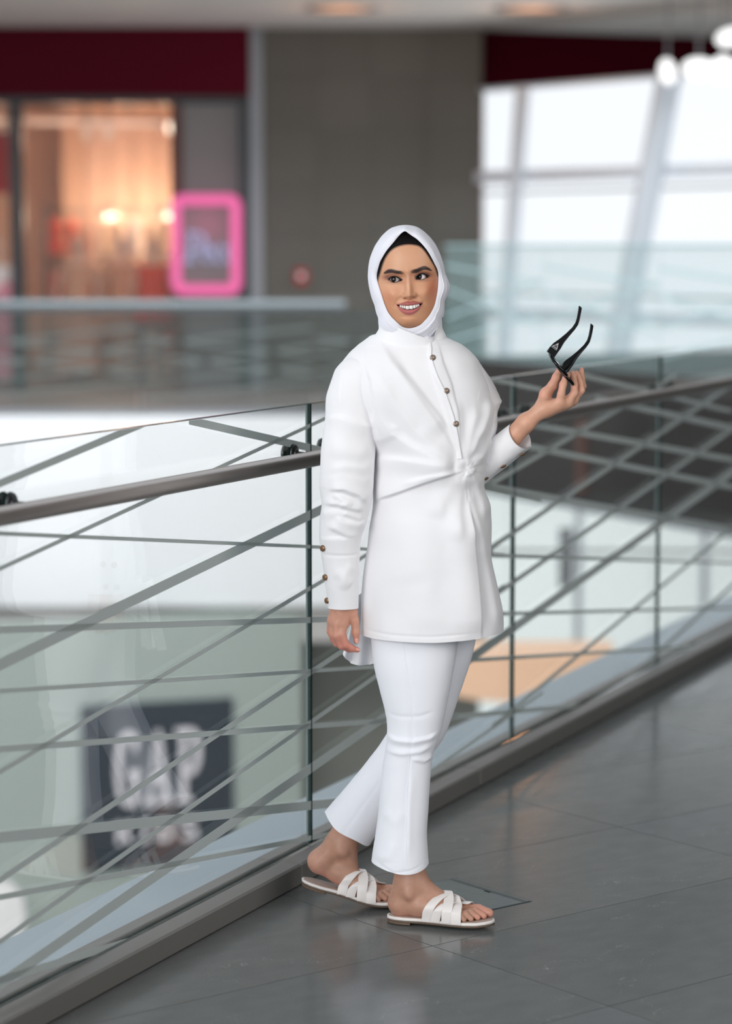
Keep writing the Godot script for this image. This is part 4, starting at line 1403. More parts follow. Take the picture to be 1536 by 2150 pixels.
	obj("sleeve", cloth_grid(U, 1.3973, 1.0876, 110, 100, 2.1, K, null, 0.002, 35), M.shirt, s)
	# raised forearm sleeve with a turned, open cuff
	var e0 := Vector3(0.0922, 1.0990, -0.0200)
	var e1 := Vector3(0.2123, 1.1964, 0.0200)
	var ax := (e1 - e0).normalized()
	var p1 := ax.cross(Vector3.BACK).normalized()
	var p2 := (Vector3(0, 0, -1) + ax * 0.55).normalized()
	var nz := noise(44, 12.0, 3)
	V = PackedVector3Array()
	n = 80
	for i in 60:
		var v := i / 59.0
		var c := e0.lerp(e1, v)
		var hw := lerpf(0.0392, 0.0363, v)
		for k in n:
			var a := TAU * k / n
			var q := c + p1 * hw * cos(a) + p2 * (0.036 + 0.004 * v) * sin(a)
			# the slit edge along the underside stands off a little
			var slit := exp(-pow(angle_difference(a, 0.18) / 0.16, 2.0))
			q += p1 * 0.004 * slit + (q - c).normalized() * 0.002 * nz.get_noise_3dv(q)
			V.append(q)
	var fs := obj("sleeve", grid_mesh(V, n, true, PackedColorArray(), true), M.shirt, s)
	fs.set_meta("label", "raised forearm sleeve with open cuff")
	var W := PackedVector3Array()
	for i in 14:
		var v := 1.0 - i / 13.0 * 0.55
		var c := e0.lerp(e1, v)
		for k in n:
			var a := TAU * k / n
			W.append(c + p1 * (0.0369 - 0.0022) * cos(a) + p2 * (0.0378) * sin(a))
	obj("cuff_lining", grid_mesh(W, n, true, PackedColorArray(), true), M.shirt, s)
	for b in [Vector3(0.2178, 1.1521, 0.0300), Vector3(0.1724, 1.1224, 0.0200), Vector3(0.1294, 1.0932, 0.0300)]:
		button(b, Vector3(0.45, -0.85, 0.3), M.button_bronze, s, 0.0075)
	# longer back of the shirt, hanging out behind her hand
	V = PackedVector3Array()
	var top := [Vector3(-0.1789, 0.7939, -0.0700), Vector3(-0.1647, 0.8017, -0.1000), Vector3(-0.1339, 0.7982, -0.1250), Vector3(-0.0861, 0.7961, -0.1400)]
	var bot := [Vector3(-0.2180, 0.6445, -0.0800), Vector3(-0.1981, 0.6154, -0.1100), Vector3(-0.1505, 0.6084, -0.1300), Vector3(-0.1218, 0.6212, -0.1400)]
	for i in 20:
		var v := i / 19.0
		for k in 31:
			var u := k / 30.0 * 3.0
			var j := mini(int(u), 2)
			var f := u - j
			var q: Vector3 = (top[j].lerp(bot[j], v)).lerp(top[j + 1].lerp(bot[j + 1], v), f)
			q.z += 0.012 * v * sin(u * 5.5)
			V.append(q)
	for i in 20:
		for k in 31:
			var q := V[(19 - i) * 31 + k]
			V.append(q + Vector3(0.0006, 0.0, 0.0016))
	obj("back_hem", grid_mesh(V, 31, false), M.shirt, s)

func trousers() -> void:
	var t := Node3D.new()
	# near (right) leg
	var A := [
		[-0.0428, 0.8066, 0.0200, 0.1149, 0.0850], [-0.0411, 0.7495, 0.0300, 0.1119, 0.0850], [-0.0418, 0.6960, 0.0400, 0.1055, 0.0820], [-0.0430, 0.6355, 0.0500, 0.0973, 0.0780], [-0.0412, 0.5777, 0.0550, 0.0852, 0.0720], [-0.0401, 0.5198, 0.0600, 0.0724, 0.0640], [-0.0418, 0.4908, 0.0620, 0.0672, 0.0600],
		[-0.0452, 0.4677, 0.0640, 0.0638, 0.0570], [-0.0487, 0.4502, 0.0650, 0.0614, 0.0550], [-0.0545, 0.4269, 0.0660, 0.0591, 0.0530], [-0.0591, 0.4035, 0.0670, 0.0592, 0.0520], [-0.0648, 0.3451, 0.0700, 0.0604, 0.0520], [-0.0688, 0.2867, 0.0730, 0.0610, 0.0540],
		[-0.0740, 0.2282, 0.0760, 0.0627, 0.0580], [-0.0766, 0.1699, 0.0800, 0.0689, 0.0640], [-0.0763, 0.1402, 0.0800, 0.0709, 0.0670], [-0.0762, 0.1165, 0.0800, 0.0721, 0.0680]]
	var F := folds([
		[PackedVector2Array([Vector2(-0.1094, 0.5310), Vector2(-0.0771, 0.5251), Vector2(-0.0311, 0.5275), Vector2(0.0092, 0.5391)]), -0.0011, 0.004, 0.006],
		[PackedVector2Array([Vector2(-0.1105, 0.4772), Vector2(-0.0886, 0.4667), Vector2(-0.0482, 0.4655), Vector2(-0.0079, 0.4725), Vector2(0.0174, 0.4842)]), 0.0045, 0.004, 0.010],
		[PackedVector2Array([Vector2(-0.1162, 0.4386), Vector2(-0.0770, 0.4339), Vector2(-0.0309, 0.4386), Vector2(0.0060, 0.4550)]), 0.003, 0.008, 0.006],
		[PackedVector2Array([Vector2(-0.0516, 0.4221), Vector2(-0.0193, 0.4139), Vector2(0.0038, 0.4221)]), 0.0035, 0.008, 0.004],
		[PackedVector2Array([Vector2(-0.0481, 0.3870), Vector2(-0.0560, 0.3164), Vector2(-0.0582, 0.2340), Vector2(-0.0604, 0.1749)]), 0.002, 0.010, 0.006],
		[PackedVector2Array([Vector2(-0.1230, 0.2929), Vector2(-0.0883, 0.2693), Vector2(-0.0652, 0.2929)]), 0.0015, 0.012, 0.012],
		[PackedVector2Array([Vector2(-0.1345, 0.1749), Vector2(-0.1056, 0.1867), Vector2(-0.0882, 0.2222)]), 0.002, 0.012, 0.012],
		[PackedVector2Array([Vector2(-0.1449, 0.1749), Vector2(-0.0951, 0.1477), Vector2(-0.0534, 0.1524), Vector2(-0.0094, 0.1678)]), -0.0012, 0.002, 0.003],
		[PackedVector2Array([Vector2(-0.0682, 0.7021), Vector2(-0.0566, 0.6207), Vector2(-0.0484, 0.5473), Vector2(-0.0471, 0.4737), Vector2(-0.0528, 0.4386), Vector2(-0.0606, 0.3106), Vector2(-0.0615, 0.1572)]), -0.0016, 0.0018, 0.006]])
	var y0 := 0.1449
	var hem := func(a: float) -> float: return y0 + 0.010 * cos(a) * cos(a) + 0.004 * (1.0 - sin(a)) + 0.002 * sin(a * 3.0 + 1.0) - 0.004 * cos(a)
	var near := cloth_grid(A, 0.8066, y0, 230, 120, 2.05, F, hem, 0.0014, 51)
	var tr := obj("trousers", near, M.trouser, who)
	tr.set_meta("label", "white flared trousers with front seams")
	var sm := smooth_loop(PackedVector2Array([Vector2(-0.0709, 0.7069), Vector2(-0.0594, 0.6260), Vector2(-0.0501, 0.5529), Vector2(-0.0477, 0.4797), Vector2(-0.0533, 0.4447), Vector2(-0.0567, 0.3934), Vector2(-0.0611, 0.3174), Vector2(-0.0621, 0.2412), Vector2(-0.0620, 0.1647)]), 4, false)
	var sp := []
	for q in sm:
		sp.append(Vector3(q.x, q.y, surf_z(A, q.x, q.y, 2.05) + 1.5 * fold_height(F, q) + 0.0002))
	seam(sp, M.trouser, tr, 0.0009)
	# far (left) leg: thigh forward, shin trailing
	var P := [Vector3(-0.0167, 0.7968, -0.0500), Vector3(-0.0071, 0.7367, -0.0550), Vector3(0.0015, 0.6800, -0.0600), Vector3(-0.0018, 0.6159, -0.0650), Vector3(-0.0086, 0.5551, -0.0700), Vector3(-0.0178, 0.4942, -0.0750), Vector3(-0.0318, 0.4511, -0.0800), Vector3(-0.0566, 0.4139, -0.0850), Vector3(-0.0838, 0.3741, -0.0900), Vector3(-0.1218, 0.3207, -0.0960), Vector3(-0.1648, 0.2582, -0.1040), Vector3(-0.1875, 0.2255, -0.1080), Vector3(-0.2055, 0.1994, -0.1100)]
	var rx := [0.1154, 0.1119, 0.1096, 0.0946, 0.0808, 0.0704, 0.0646, 0.0600, 0.0577, 0.0588, 0.0646, 0.0681, 0.0704]
	var rz := [0.082, 0.082, 0.08, 0.075, 0.068, 0.062, 0.058, 0.054, 0.052, 0.052, 0.055, 0.06, 0.064]
	var V := PackedVector3Array()
	var n := 100
	var rows := 150
	var nz := noise(61, 9.0, 3)
	for i in rows:
		var u := i / (rows - 1.0) * (P.size() - 1)
		var j := mini(int(u), P.size() - 2)
		var f := u - j
		var pa: Vector3 = P[maxi(j - 1, 0)]
		var pd: Vector3 = P[mini(j + 2, P.size() - 1)]
		var c: Vector3 = P[j].cubic_interpolate(P[j + 1], pa, pd, f)
		var d: Vector3 = (P[mini(j + 2, P.size() - 1)] - P[j]).lerp(P[mini(j + 1, P.size() - 1)] - P[maxi(j - 1, 0)], 1.0 - f).normalized()
		var across := Vector3.BACK.cross(d).normalized()
		for k in n:
			var a := TAU * k / n
			var q := c + across * lerpf(rx[j], rx[j + 1], f) * cos(a) + Vector3(0, 0, sin(a)) * lerpf(rz[j], rz[j + 1], f)
			var v := float(i) / rows
			if v > 0.93:
				q += d * ((v - 0.93) / 0.07) * (0.010 * sin(a) + 0.003 * sin(a * 4.0))
			# pressed seam
			q += (q - c).normalized() * (0.0012 * nz.get_noise_3dv(q) - 0.002 * exp(-pow((angle_difference(a, 1.72)) / 0.03, 2.0)))
			V.append(q)
	obj("far_leg", grid_mesh(V, n, true, PackedColorArray(), true), M.trouser, tr)
	t.free()

# ---------------------------------------------------------------- sandals
func sandal(called_label: String, heel: Vector3, dir: Vector3, lift, straps: bool, foot: Field) -> void:
	var root := Node3D.new()
	root.name = "sandal"
	root.set_meta("label", called_label)
	root.position = heel
	who.add_child(root, true)
	var f := dir.normalized()
	var w := f.cross(Vector3.UP).normalized()   # towards the camera
	var at := func(l: float, h: float, ww: float) -> Vector3: return f * l + w * ww + Vector3.UP * (h + lift.call(l))
	var half := func(l: float) -> float:
		return lerp_table([[0.0, 0.0], [0.003, 0.012], [0.01, 0.02], [0.025, 0.0275], [0.05, 0.031], [0.09, 0.0295], [0.13, 0.034], [0.17, 0.0405], [0.2, 0.042], [0.23, 0.037], [0.25, 0.028], [0.262, 0.017], [0.267, 0.008], [0.2685, 0.0]], l)
	var layers := [["outsole", 0.0, 0.0055, -0.001, M.sole_brown], ["heel_block", 0.0, 0.006, -0.0005, M.sole_brown], ["welt", 0.0055, 0.0125, 0.0, M.sandal_white], ["insole", 0.0122, 0.0135, -0.0055, M.insole]]
	for y in layers:
		var st := st_new()
		var V := []
		var l1 := 0.064 if y[0] == "heel_block" else 0.2685
		var drop := -0.0055 if y[0] == "heel_block" else 0.0
		var m := 60
		for i in m + 1:
			var t := 0.5 - 0.5 * cos(PI * i / m)
			if y[0] == "heel_block":
				t = 1.0 - cos(PI * 0.5 * i / m)
			var l: float = lerpf(-y[3], l1 + y[3], t)
			var hw: float = maxf(half.call(clampf(l, 0, 0.2685)) + y[3], 0.0)
			var a: float = y[1] + drop
			var b: float = y[2] + drop
			var e := minf(0.0012, hw * 0.5)
			V.append([at.call(l, a, -hw + e), at.call(l, a, hw - e), at.call(l, a + e, hw), at.call(l, b - e, hw), at.call(l, b, hw - e), at.call(l, b, -hw + e), at.call(l, b - e, -hw), at.call(l, a + e, -hw)])
		skin(st, V, true, y[0] == "heel_block", true)
		obj(y[0], st, y[4], root)
	if not straps:
		return
	# crossing leather bands over the instep
	# each: near foot of the band, crest, far foot (along the sole), crest height offset
	for b in [[0.106, 0.150, 0.188, 0.000, 0.0255], [0.128, 0.184, 0.198, 0.0015, 0.0235], [0.157, 0.153, 0.118, 0.003, 0.0255], [0.181, 0.172, 0.140, 0.001, 0.0250]]:
		var V := PackedVector3Array()
		var m := 49
		var radii := []
		var mids := []
		var outs := []
		var ls := []
		var sec := [[-1.0, 0.0], [-0.94, 0.0011], [0.0, 0.0017], [0.94, 0.0011], [1.0, 0.0], [0.9, -0.0009], [-0.9, -0.0009]]
		for i in m:
			var ph := PI * i / (m - 1.0)
			var c := 0.5 - 0.5 * cos(ph)
			var l: float = (1 - c) * (1 - c) * b[0] + 2 * c * (1 - c) * (2.0 * b[1] - 0.5 * (b[0] + b[2])) + c * c * b[2]
			var outw := (w * cos(ph) + Vector3.UP * sin(ph)).normalized()
			# feel for the skin from outside, then lay the leather on it
			var mid: Vector3 = at.call(l, 0.018, 0.0)
			var r := 0.10
			while r > 0.012 and foot.at(heel + mid + outw * r) > 0.0012:
				r -= 0.001
			r = maxf(r, lerpf(half.call(l) + 0.001, 0.026, sin(ph)))
			radii.append(r)
			mids.append(mid)
			outs.append(outw)
			ls.append(l)
		for i in m:
			var l: float = ls[i]
			var outw: Vector3 = outs[i]
			var r := 0.0
			for k in range(-3, 4):
				r += radii[clampi(i + k, 0, m - 1)] / 7.0
			r = maxf(r, radii[i] - 0.002)
			var pos: Vector3 = mids[i] + outw * (r + 0.0012 + b[3])
			if i < 6 or i > m - 7:
				var e := (6.0 - minf(i, m - 1 - i)) / 6.0
				pos = pos.lerp(at.call(l, 0.009, (half.call(l) + 0.0015) * signf(cos(PI * i / (m - 1.0)))), e)
			var along := (f - outw * f.dot(outw)).normalized()
			for q in sec:
				V.append(pos + along * q[0] * b[4] * 0.5 + outw * q[1])
		obj("strap", grid_mesh(V, sec.size(), true), M.sandal_white, root)

func sandals() -> void:
	sandal("white crossed strap sandal flat on the tiles", Vector3(-0.108, 0.006, 0.046), Vector3(0.26, 0, 0.063), func(l: float) -> float: return 0.001 + 0.003 * smoothstep(0.22, 0.268, l), true, foot_right)
	sandal("white crossed strap sandal with its heel lifted off the tiles", Vector3(-0.322, 0.006, -0.115), Vector3(0.26, 0, 0.030), func(l: float) -> float: return lerp_table([[0.0, 0.05], [0.03, 0.042], [0.06, 0.034], [0.09, 0.027], [0.12, 0.019], [0.15, 0.010], [0.18, 0.004], [0.21, 0.001], [0.27, 0.003]], l), true, foot_left)

# ---------------------------------------------------------------- head
# the face is laid out in face units of 0.178 mm: x to her left, y downwards, z out of the face
const FS := 0.0001782
var face_o: Vector3

func fp(x: float, y: float, z: float) -> Vector3:
	return face_o + Vector3((x - 742.0) * FS, (960.0 - y) * FS, z * FS)

func gs(x: float, y: float, cx: float, cy: float, sx: float, sy: float) -> float:
	var a := (x - cx) / sx
	var b := (y - cy) / sy
	var q := a * a + b * b
	return exp(-q) if q < 9.0 else 0.0

func inside(poly: PackedVector2Array, p: Vector2) -> float:
	# signed distance to a closed outline, positive inside
	var best := 1e9
	var n := poly.size()
	var odd := false
	for i in n:
		var a := poly[i]
		var b := poly[(i + 1) % n]
		var ab := b - a
		var t := clampf((p - a).dot(ab) / ab.length_squared(), 0.0, 1.0)
		best = minf(best, (p - a - ab * t).length_squared())
		if (a.y > p.y) != (b.y > p.y) and p.x < a.x + (p.y - a.y) / (b.y - a.y) * (b.x - a.x):
			odd = not odd
	return sqrt(best) if odd else -sqrt(best)

func line_d(L: PackedVector2Array, p: Vector2) -> float:
	var best := 1e9
	for i in L.size() - 1:
		var ab := L[i + 1] - L[i]
		var t := clampf((p - L[i]).dot(ab) / ab.length_squared(), 0.0, 1.0)
		best = minf(best, (p - L[i] - ab * t).length_squared())
	return sqrt(best)

func pv(a: Array) -> PackedVector2Array:
	var o := PackedVector2Array()
	for i in range(0, a.size(), 2):
		o.append(Vector2(a[i], a[i + 1]))
	return o

func smooth_loop(p: PackedVector2Array, k: int, closed := true) -> PackedVector2Array:
	var o := PackedVector2Array()
	var n := p.size()
	for i in (n if closed else n - 1):
		for j in k:
			var f := float(j) / k
			if closed:
				o.append(p[i].cubic_interpolate(p[(i + 1) % n], p[(i + n - 1) % n], p[(i + 2) % n], f))
			else:
				o.append(p[i].cubic_interpolate(p[i + 1], p[maxi(i - 1, 0)], p[mini(i + 2, n - 1)], f))
	if not closed:
		o.append(p[-1])
	return o

var eye_l := PackedVector2Array()
var eye_r := PackedVector2Array()
var lip_up := PackedVector2Array()
var lip_low := PackedVector2Array()
var mouth_gap := PackedVector2Array()
var brow_l := PackedVector2Array()
var brow_r := PackedVector2Array()
var hairline := PackedVector2Array()
var smile_l := PackedVector2Array()
var smile_r := PackedVector2Array()
var lid_l := PackedVector2Array()
var lid_r := PackedVector2Array()

func face_lines() -> void:
	eye_l = smooth_loop(pv([496, 878, 510, 855, 536, 841, 574, 843, 613, 858, 657, 885, 630, 895, 599, 904, 556, 912, 516, 901]), 4)
	eye_r = smooth_loop(pv([848, 865, 864, 830, 902, 805, 940, 802, 974, 816, 1004, 838, 980, 855, 944, 869, 904, 873, 867, 871]), 4)
	lid_l = smooth_loop(pv([452, 846, 490, 824, 535, 815, 585, 824, 640, 858]), 4, false)
	lid_r = smooth_loop(pv([840, 836, 868, 800, 915, 782, 965, 788, 1022, 808]), 4, false)
	lip_up = smooth_loop(pv([583, 1206, 620, 1196, 665, 1183, 710, 1168, 742, 1160, 764, 1168, 790, 1158, 830, 1160, 885, 1172, 938, 1186, 905, 1202, 850, 1213, 790, 1221, 740, 1226, 690, 1226, 640, 1220]), 3)
	mouth_gap = smooth_loop(pv([590, 1210, 640, 1216, 690, 1223, 740, 1224, 790, 1219, 850, 1210, 905, 1199, 934, 1188, 915, 1216, 880, 1240, 840, 1262, 790, 1276, 740, 1278, 690, 1268, 640, 1246]), 3)
	lip_low = smooth_loop(pv([588, 1214, 640, 1243, 690, 1265, 740, 1275, 790, 1273, 840, 1259, 880, 1238, 925, 1205, 900, 1256, 860, 1302, 815, 1331, 760, 1345, 700, 1336, 650, 1304, 615, 1258]), 3)
	brow_l = smooth_loop(pv([422, 795, 439, 770, 479, 745, 534, 742, 594, 758, 644, 766, 676, 785, 679, 801, 634, 799, 584, 794, 534, 785, 484, 788, 449, 795]), 3)
	brow_r = smooth_loop(pv([784, 783, 782, 765, 809, 747, 859, 735, 914, 710, 959, 700, 999, 712, 1034, 735, 1056, 758, 1009, 748, 959, 742, 909, 758, 859, 780, 809, 790]), 3)
	hairline = smooth_loop(pv([330, 900, 372, 760, 402, 660, 440, 575, 490, 505, 560, 450, 640, 418, 730, 404, 820, 408, 900, 432, 965, 488, 1020, 565, 1075, 650, 1115, 720, 1150, 830]), 4, false)
	smile_l = smooth_loop(pv([655, 1112, 610, 1150, 575, 1195, 562, 1235]), 4, false)
	smile_r = smooth_loop(pv([868, 1095, 915, 1130, 950, 1170, 962, 1208]), 4, false)

func face_base(x: float, y: float) -> float:
	var u := absf(x - 742.0) / 462.0
	var v := absf(y - 960.0) / (800.0 if y < 960.0 else 640.0)
	var r := pow(u, 2.3) + pow(v, 4.2 if y < 960.0 else 4.6)
	return 520.0 * pow(maxf(1.0 - r, 0.0), 0.45)

func face_z(x: float, y: float) -> float:
	var z := face_base(x, y)
	var p := Vector2(x, y)
	# brow ridge, sockets, cheeks, jaw, chin
	z += 10.0 * gs(x, y, 550, 770, 130, 40) + 10.0 * gs(x, y, 920, 745, 130, 40)
	z -= 40.0 * gs(x, y, 560, 858, 135, 70) + 40.0 * gs(x, y, 915, 835, 135, 70)
	z -= 22.0 * gs(x, y, 690, 850, 50, 60) + 22.0 * gs(x, y, 800, 845, 45, 60)
	z += 44.0 * gs(x, y, 500, 1040, 115, 105) + 44.0 * gs(x, y, 990, 1015, 110, 105)
	z += 16.0 * gs(x, y, 545, 1100, 70, 70) + 16.0 * gs(x, y, 965, 1080, 65, 70)
	z -= 14.0 * gs(x, y, 470, 1260, 110, 110) + 14.0 * gs(x, y, 1020, 1230, 110, 110)
	z += 48.0 * gs(x, y, 757, 1440, 115, 85)
	z -= 12.0 * gs(x, y, 757, 1368, 90, 22)
	# lids: ball of the eye, crease above
	z += 34.0 * gs(x, y, 562, 868, 82, 50) + 34.0 * gs(x, y, 918, 838, 82, 50)
	if absf(y - 840) < 90:
		if x < 700:
			z -= 9.0 * exp(-pow(line_d(lid_l, p) / 9.0, 2.0))
		elif x > 790:
			z -= 9.0 * exp(-pow(line_d(lid_r, p) / 9.0, 2.0))
	# nose
	var t := clampf((y - 800.0) / 280.0, 0.0, 1.0)
	var cx := lerpf(740.0, 760.0, t)
	var nw := lerpf(36.0, 48.0, t * t)
	var nh := lerpf(14.0, 100.0, t * t * 0.5 + t * 0.5)
	var fade := smoothstep(660.0, 850.0, y) * (1.0 - smoothstep(1078.0, 1150.0, y))
	z += nh * fade * exp(-pow(absf(x - cx) / nw, 2.0)) * 0.7 + nh * fade * 0.3 * exp(-pow(absf(x - cx) / (nw * 1.9), 2.0))
	z += 38.0 * gs(x, y, 762, 1080, 42, 36)
	z += 42.0 * gs(x, y, 688, 1094, 34, 30) + 40.0 * gs(x, y, 830, 1080, 32, 30)
	z -= 6.0 * gs(x, y, 648, 1098, 16, 30) + 6.0 * gs(x, y, 868, 1082, 16, 30)
	z -= 11.0 * gs(x, y, 700, 1125, 18, 8) + 10.0 * gs(x, y, 822, 1111, 16, 8)
	z += 12.0 * gs(x, y, 760, 1138, 22, 14)
	z -= 8.0 * gs(x, y, 764, 1160, 12, 14)
	# smile lines
	if y > 1080 and y < 1270:
		if x < 700:
			z -= 9.0 * exp(-pow(line_d(smile_l, p) / 24.0, 2.0))
		elif x > 840:
			z -= 9.0 * exp(-pow(line_d(smile_r, p) / 24.0, 2.0))
	# mouth
	z += 42.0 * gs(x, y, 760, 1230, 190, 110)
	if y > 1140 and y < 1360 and x > 560 and x < 960:
		var g := inside(mouth_gap, p)
		var a := inside(lip_up, p)
		var b := inside(lip_low, p)
		z += 20.0 * smoothstep(-6.0, 22.0, a) + 32.0 * smoothstep(-8.0, 30.0, b)
		z -= 9.0 * gs(x, y, 582, 1210, 22, 20) + 9.0 * gs(x, y, 941, 1188, 22, 20)
		if g > 0.0:
			z -= 90.0 * smoothstep(0.0, 7.0, g)
	# eye openings
	if absf(y - 856) < 70:
		if x > 430 and x < 670:
			z -= 75.0 * smoothstep(0.0, 5.0, inside(eye_l, p))
		elif x > 820 and x < 1030:
			z -= 75.0 * smoothstep(0.0, 5.0, inside(eye_r, p))
	return z

func blend(c: Color, d: Color, k: float) -> Color:
	return c.lerp(d, clampf(k, 0.0, 1.0))

func face_color(x: float, y: float, nz: FastNoiseLite) -> Color:
	var p := Vector2(x, y)
	var c := rgb8(214, 160, 126)
	c = blend(c, rgb8(226, 176, 144), 0.5 * gs(x, y, 480, 1000, 120, 110))  # cheek highlight put into the skin colour
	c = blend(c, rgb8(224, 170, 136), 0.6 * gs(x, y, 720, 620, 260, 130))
	c = blend(c, rgb8(214, 128, 98), 0.38 * gs(x, y, 470, 1110, 110, 120) + 0.8 * gs(x, y, 1075, 1000, 95, 170))
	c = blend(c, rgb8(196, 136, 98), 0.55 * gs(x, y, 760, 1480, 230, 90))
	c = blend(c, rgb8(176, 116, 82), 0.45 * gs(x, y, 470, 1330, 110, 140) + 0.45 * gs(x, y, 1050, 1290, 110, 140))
	c = blend(c, rgb8(188, 124, 94), 0.3 * gs(x, y, 690, 930, 36, 120) + 0.38 * gs(x, y, 808, 960, 34, 120))  # shading down both sides of the nose, painted in
	c = blend(c, rgb8(236, 188, 160), 0.6 * gs(x, y, 738, 950, 18, 110))  # highlight along the nose bridge, painted in
	# eye make-up
	c = blend(c, rgb8(128, 74, 56), 0.75 * gs(x, y, 550, 838, 115, 40) + 0.85 * gs(x, y, 925, 806, 110, 44))
	c = blend(c, rgb8(96, 56, 44), 0.55 * gs(x, y, 470, 850, 60, 34) + 0.6 * gs(x, y, 1000, 815, 55, 34) + 0.5 * gs(x, y, 845, 850, 30, 34))
	c = blend(c, rgb8(134, 88, 70), 0.5 * gs(x, y, 560, 915, 100, 20) + 0.5 * gs(x, y, 930, 885, 95, 20))
	if absf(y - 860) < 90:
		var e := -1e9
		if x > 400 and x < 700:
			e = inside(eye_l, p)
		elif x > 790 and x < 1060:
			e = inside(eye_r, p)
		if e > -26.0:
			c = blend(c, rgb8(40, 26, 24), (0.97 * smoothstep(-22.0, -7.0, e) if y < (872 + (x - 560) * 0.1 if x < 740 else 838 - (x - 920) * 0.1) else 0.85 * smoothstep(-9.0, -1.0, e)))
			# smoky outer corners
			c = blend(c, rgb8(46, 28, 26), 0.75 * gs(x, y, 470, 872, 34, 20) + 0.8 * gs(x, y, 1004, 834, 26, 16) + 0.6 * gs(x, y, 852, 850, 18, 22))
	# brows
	if y > 690 and y < 815:
		var b := inside(brow_l, p) if x < 742 else inside(brow_r, p)
		var s := 5.0 * nz.get_noise_2d(x * 1.4 + y * 2.2, y * 0.6 - x * 0.3)
		c = blend(c, rgb8(46, 36, 34), 0.92 * smoothstep(-8.0, 8.0, b + s + 3.5) * lerpf(0.5, 1.0, smoothstep(0.0, 75.0, absf(x - 730.0) - 45.0)))
	# nostrils, with shade painted in them and under the nose
	c = blend(c, rgb8(88, 44, 32), 0.8 * gs(x, y, 700, 1126, 20, 5) + 0.8 * gs(x, y, 822, 1112, 18, 5))
	c = blend(c, rgb8(160, 100, 74), 0.25 * gs(x, y, 765, 1142, 80, 12))
	# lips
	if y > 1140 and y < 1360 and x > 555 and x < 965:
		c = blend(c, rgb8(172, 100, 94), smoothstep(-5.0, 4.0, inside(lip_up, p)))
		c = blend(c, rgb8(194, 112, 110), smoothstep(-5.0, 4.0, inside(lip_low, p)))
		c = blend(c, rgb8(30, 12, 12), smoothstep(0.0, 5.0, inside(mouth_gap, p)))
	# hair shows through at the hairline
	if y < 920:
		c = blend(c, rgb8(52, 38, 34), 0.9 * smoothstep(26.0, -6.0, hair_side(p) + 6.0 * nz.get_noise_2d(x, y)))
	return c

func hair_side(p: Vector2) -> float:
	# distance below the hairline, negative in the hair
	var d := line_d(hairline, p)
	var q := Geometry2D.is_point_in_polygon(p, hair_poly)
	return -d if q else d
var hair_poly := PackedVector2Array()


func head(V: PackedVector3Array, C: PackedColorArray, I: PackedInt32Array) -> void:
	# appends the face to the body's surface; hair, eyes, lashes and teeth are children
	face_o = Vector3(-0.0601, 1.5588, 0.0700)
	face_o.z = 0.004
	face_lines()
	hair_poly = hairline.duplicate()
	for q in [Vector2(1500, 830), Vector2(1500, -200), Vector2(0, -200), Vector2(0, 900)]:
		hair_poly.append(q)
	var nz := noise(71, 0.06, 2)
	var x0 := 296.0
	var y0 := 360.0
	var step := 5.4
	var nx := 164
	var ny := 222
	var b0 := V.size()
	var keep := Rect2(200, 200, 1100, 1400)
	rim_poly = Geometry2D.offset_polygon(opening(), 34.0)[0]
	for j in ny:
		for i in nx:
			var x := x0 + i * step
			var y := y0 + j * step
			V.append(fp(x, y, face_z(x, y)))
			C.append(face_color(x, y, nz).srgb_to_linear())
	for j in ny - 1:
		for i in nx - 1:
			var a := b0 + j * nx + i
			var q := Vector2(x0 + i * step, y0 + j * step)
			if keep.has_point(q) and Geometry2D.is_point_in_polygon(q, rim_poly):
				I.append_array([a, a + 1, a + nx + 1, a, a + nx + 1, a + nx])

func eyeball(c: Vector2, z: float, look: Vector3, r: float) -> void:
	var V := PackedVector3Array()
	var C := PackedColorArray()
	var n := 72
	var rows := 60
	var fwd := look.normalized()
	var sx := Vector3.UP.cross(fwd).normalized()
	var sy := fwd.cross(sx)
	for i in rows:
		var t := PI * 0.62 * pow(i / (rows - 1.0), 1.2)
		for k in n:
			var a := TAU * k / n
			var bulge := 1.0 + 0.05 * exp(-pow(t / 0.36, 4.0))
			V.append((fwd * cos(t) + (sx * cos(a) + sy * sin(a)) * sin(t)) * r * bulge)
			var col := rgb8(232, 226, 224)
			col = blend(col, rgb8(214, 170, 160), smoothstep(0.9, 1.5, t))
			col = blend(col, rgb8(36, 24, 20).lerp(rgb8(70, 46, 36), 0.5 + 0.5 * sin(a * 31.0)), smoothstep(0.50, 0.47, t))
			col = blend(col, rgb8(26, 18, 16), smoothstep(0.40, 0.46, t) * smoothstep(0.53, 0.48, t))
			col = blend(col, rgb8(8, 6, 6), smoothstep(0.24, 0.21, t))
			C.append(col.srgb_to_linear())
	var o := obj("eyeball", grid_mesh(V, n, true, C), M.eye, who)
	o.position = fp(c.x, c.y, z)

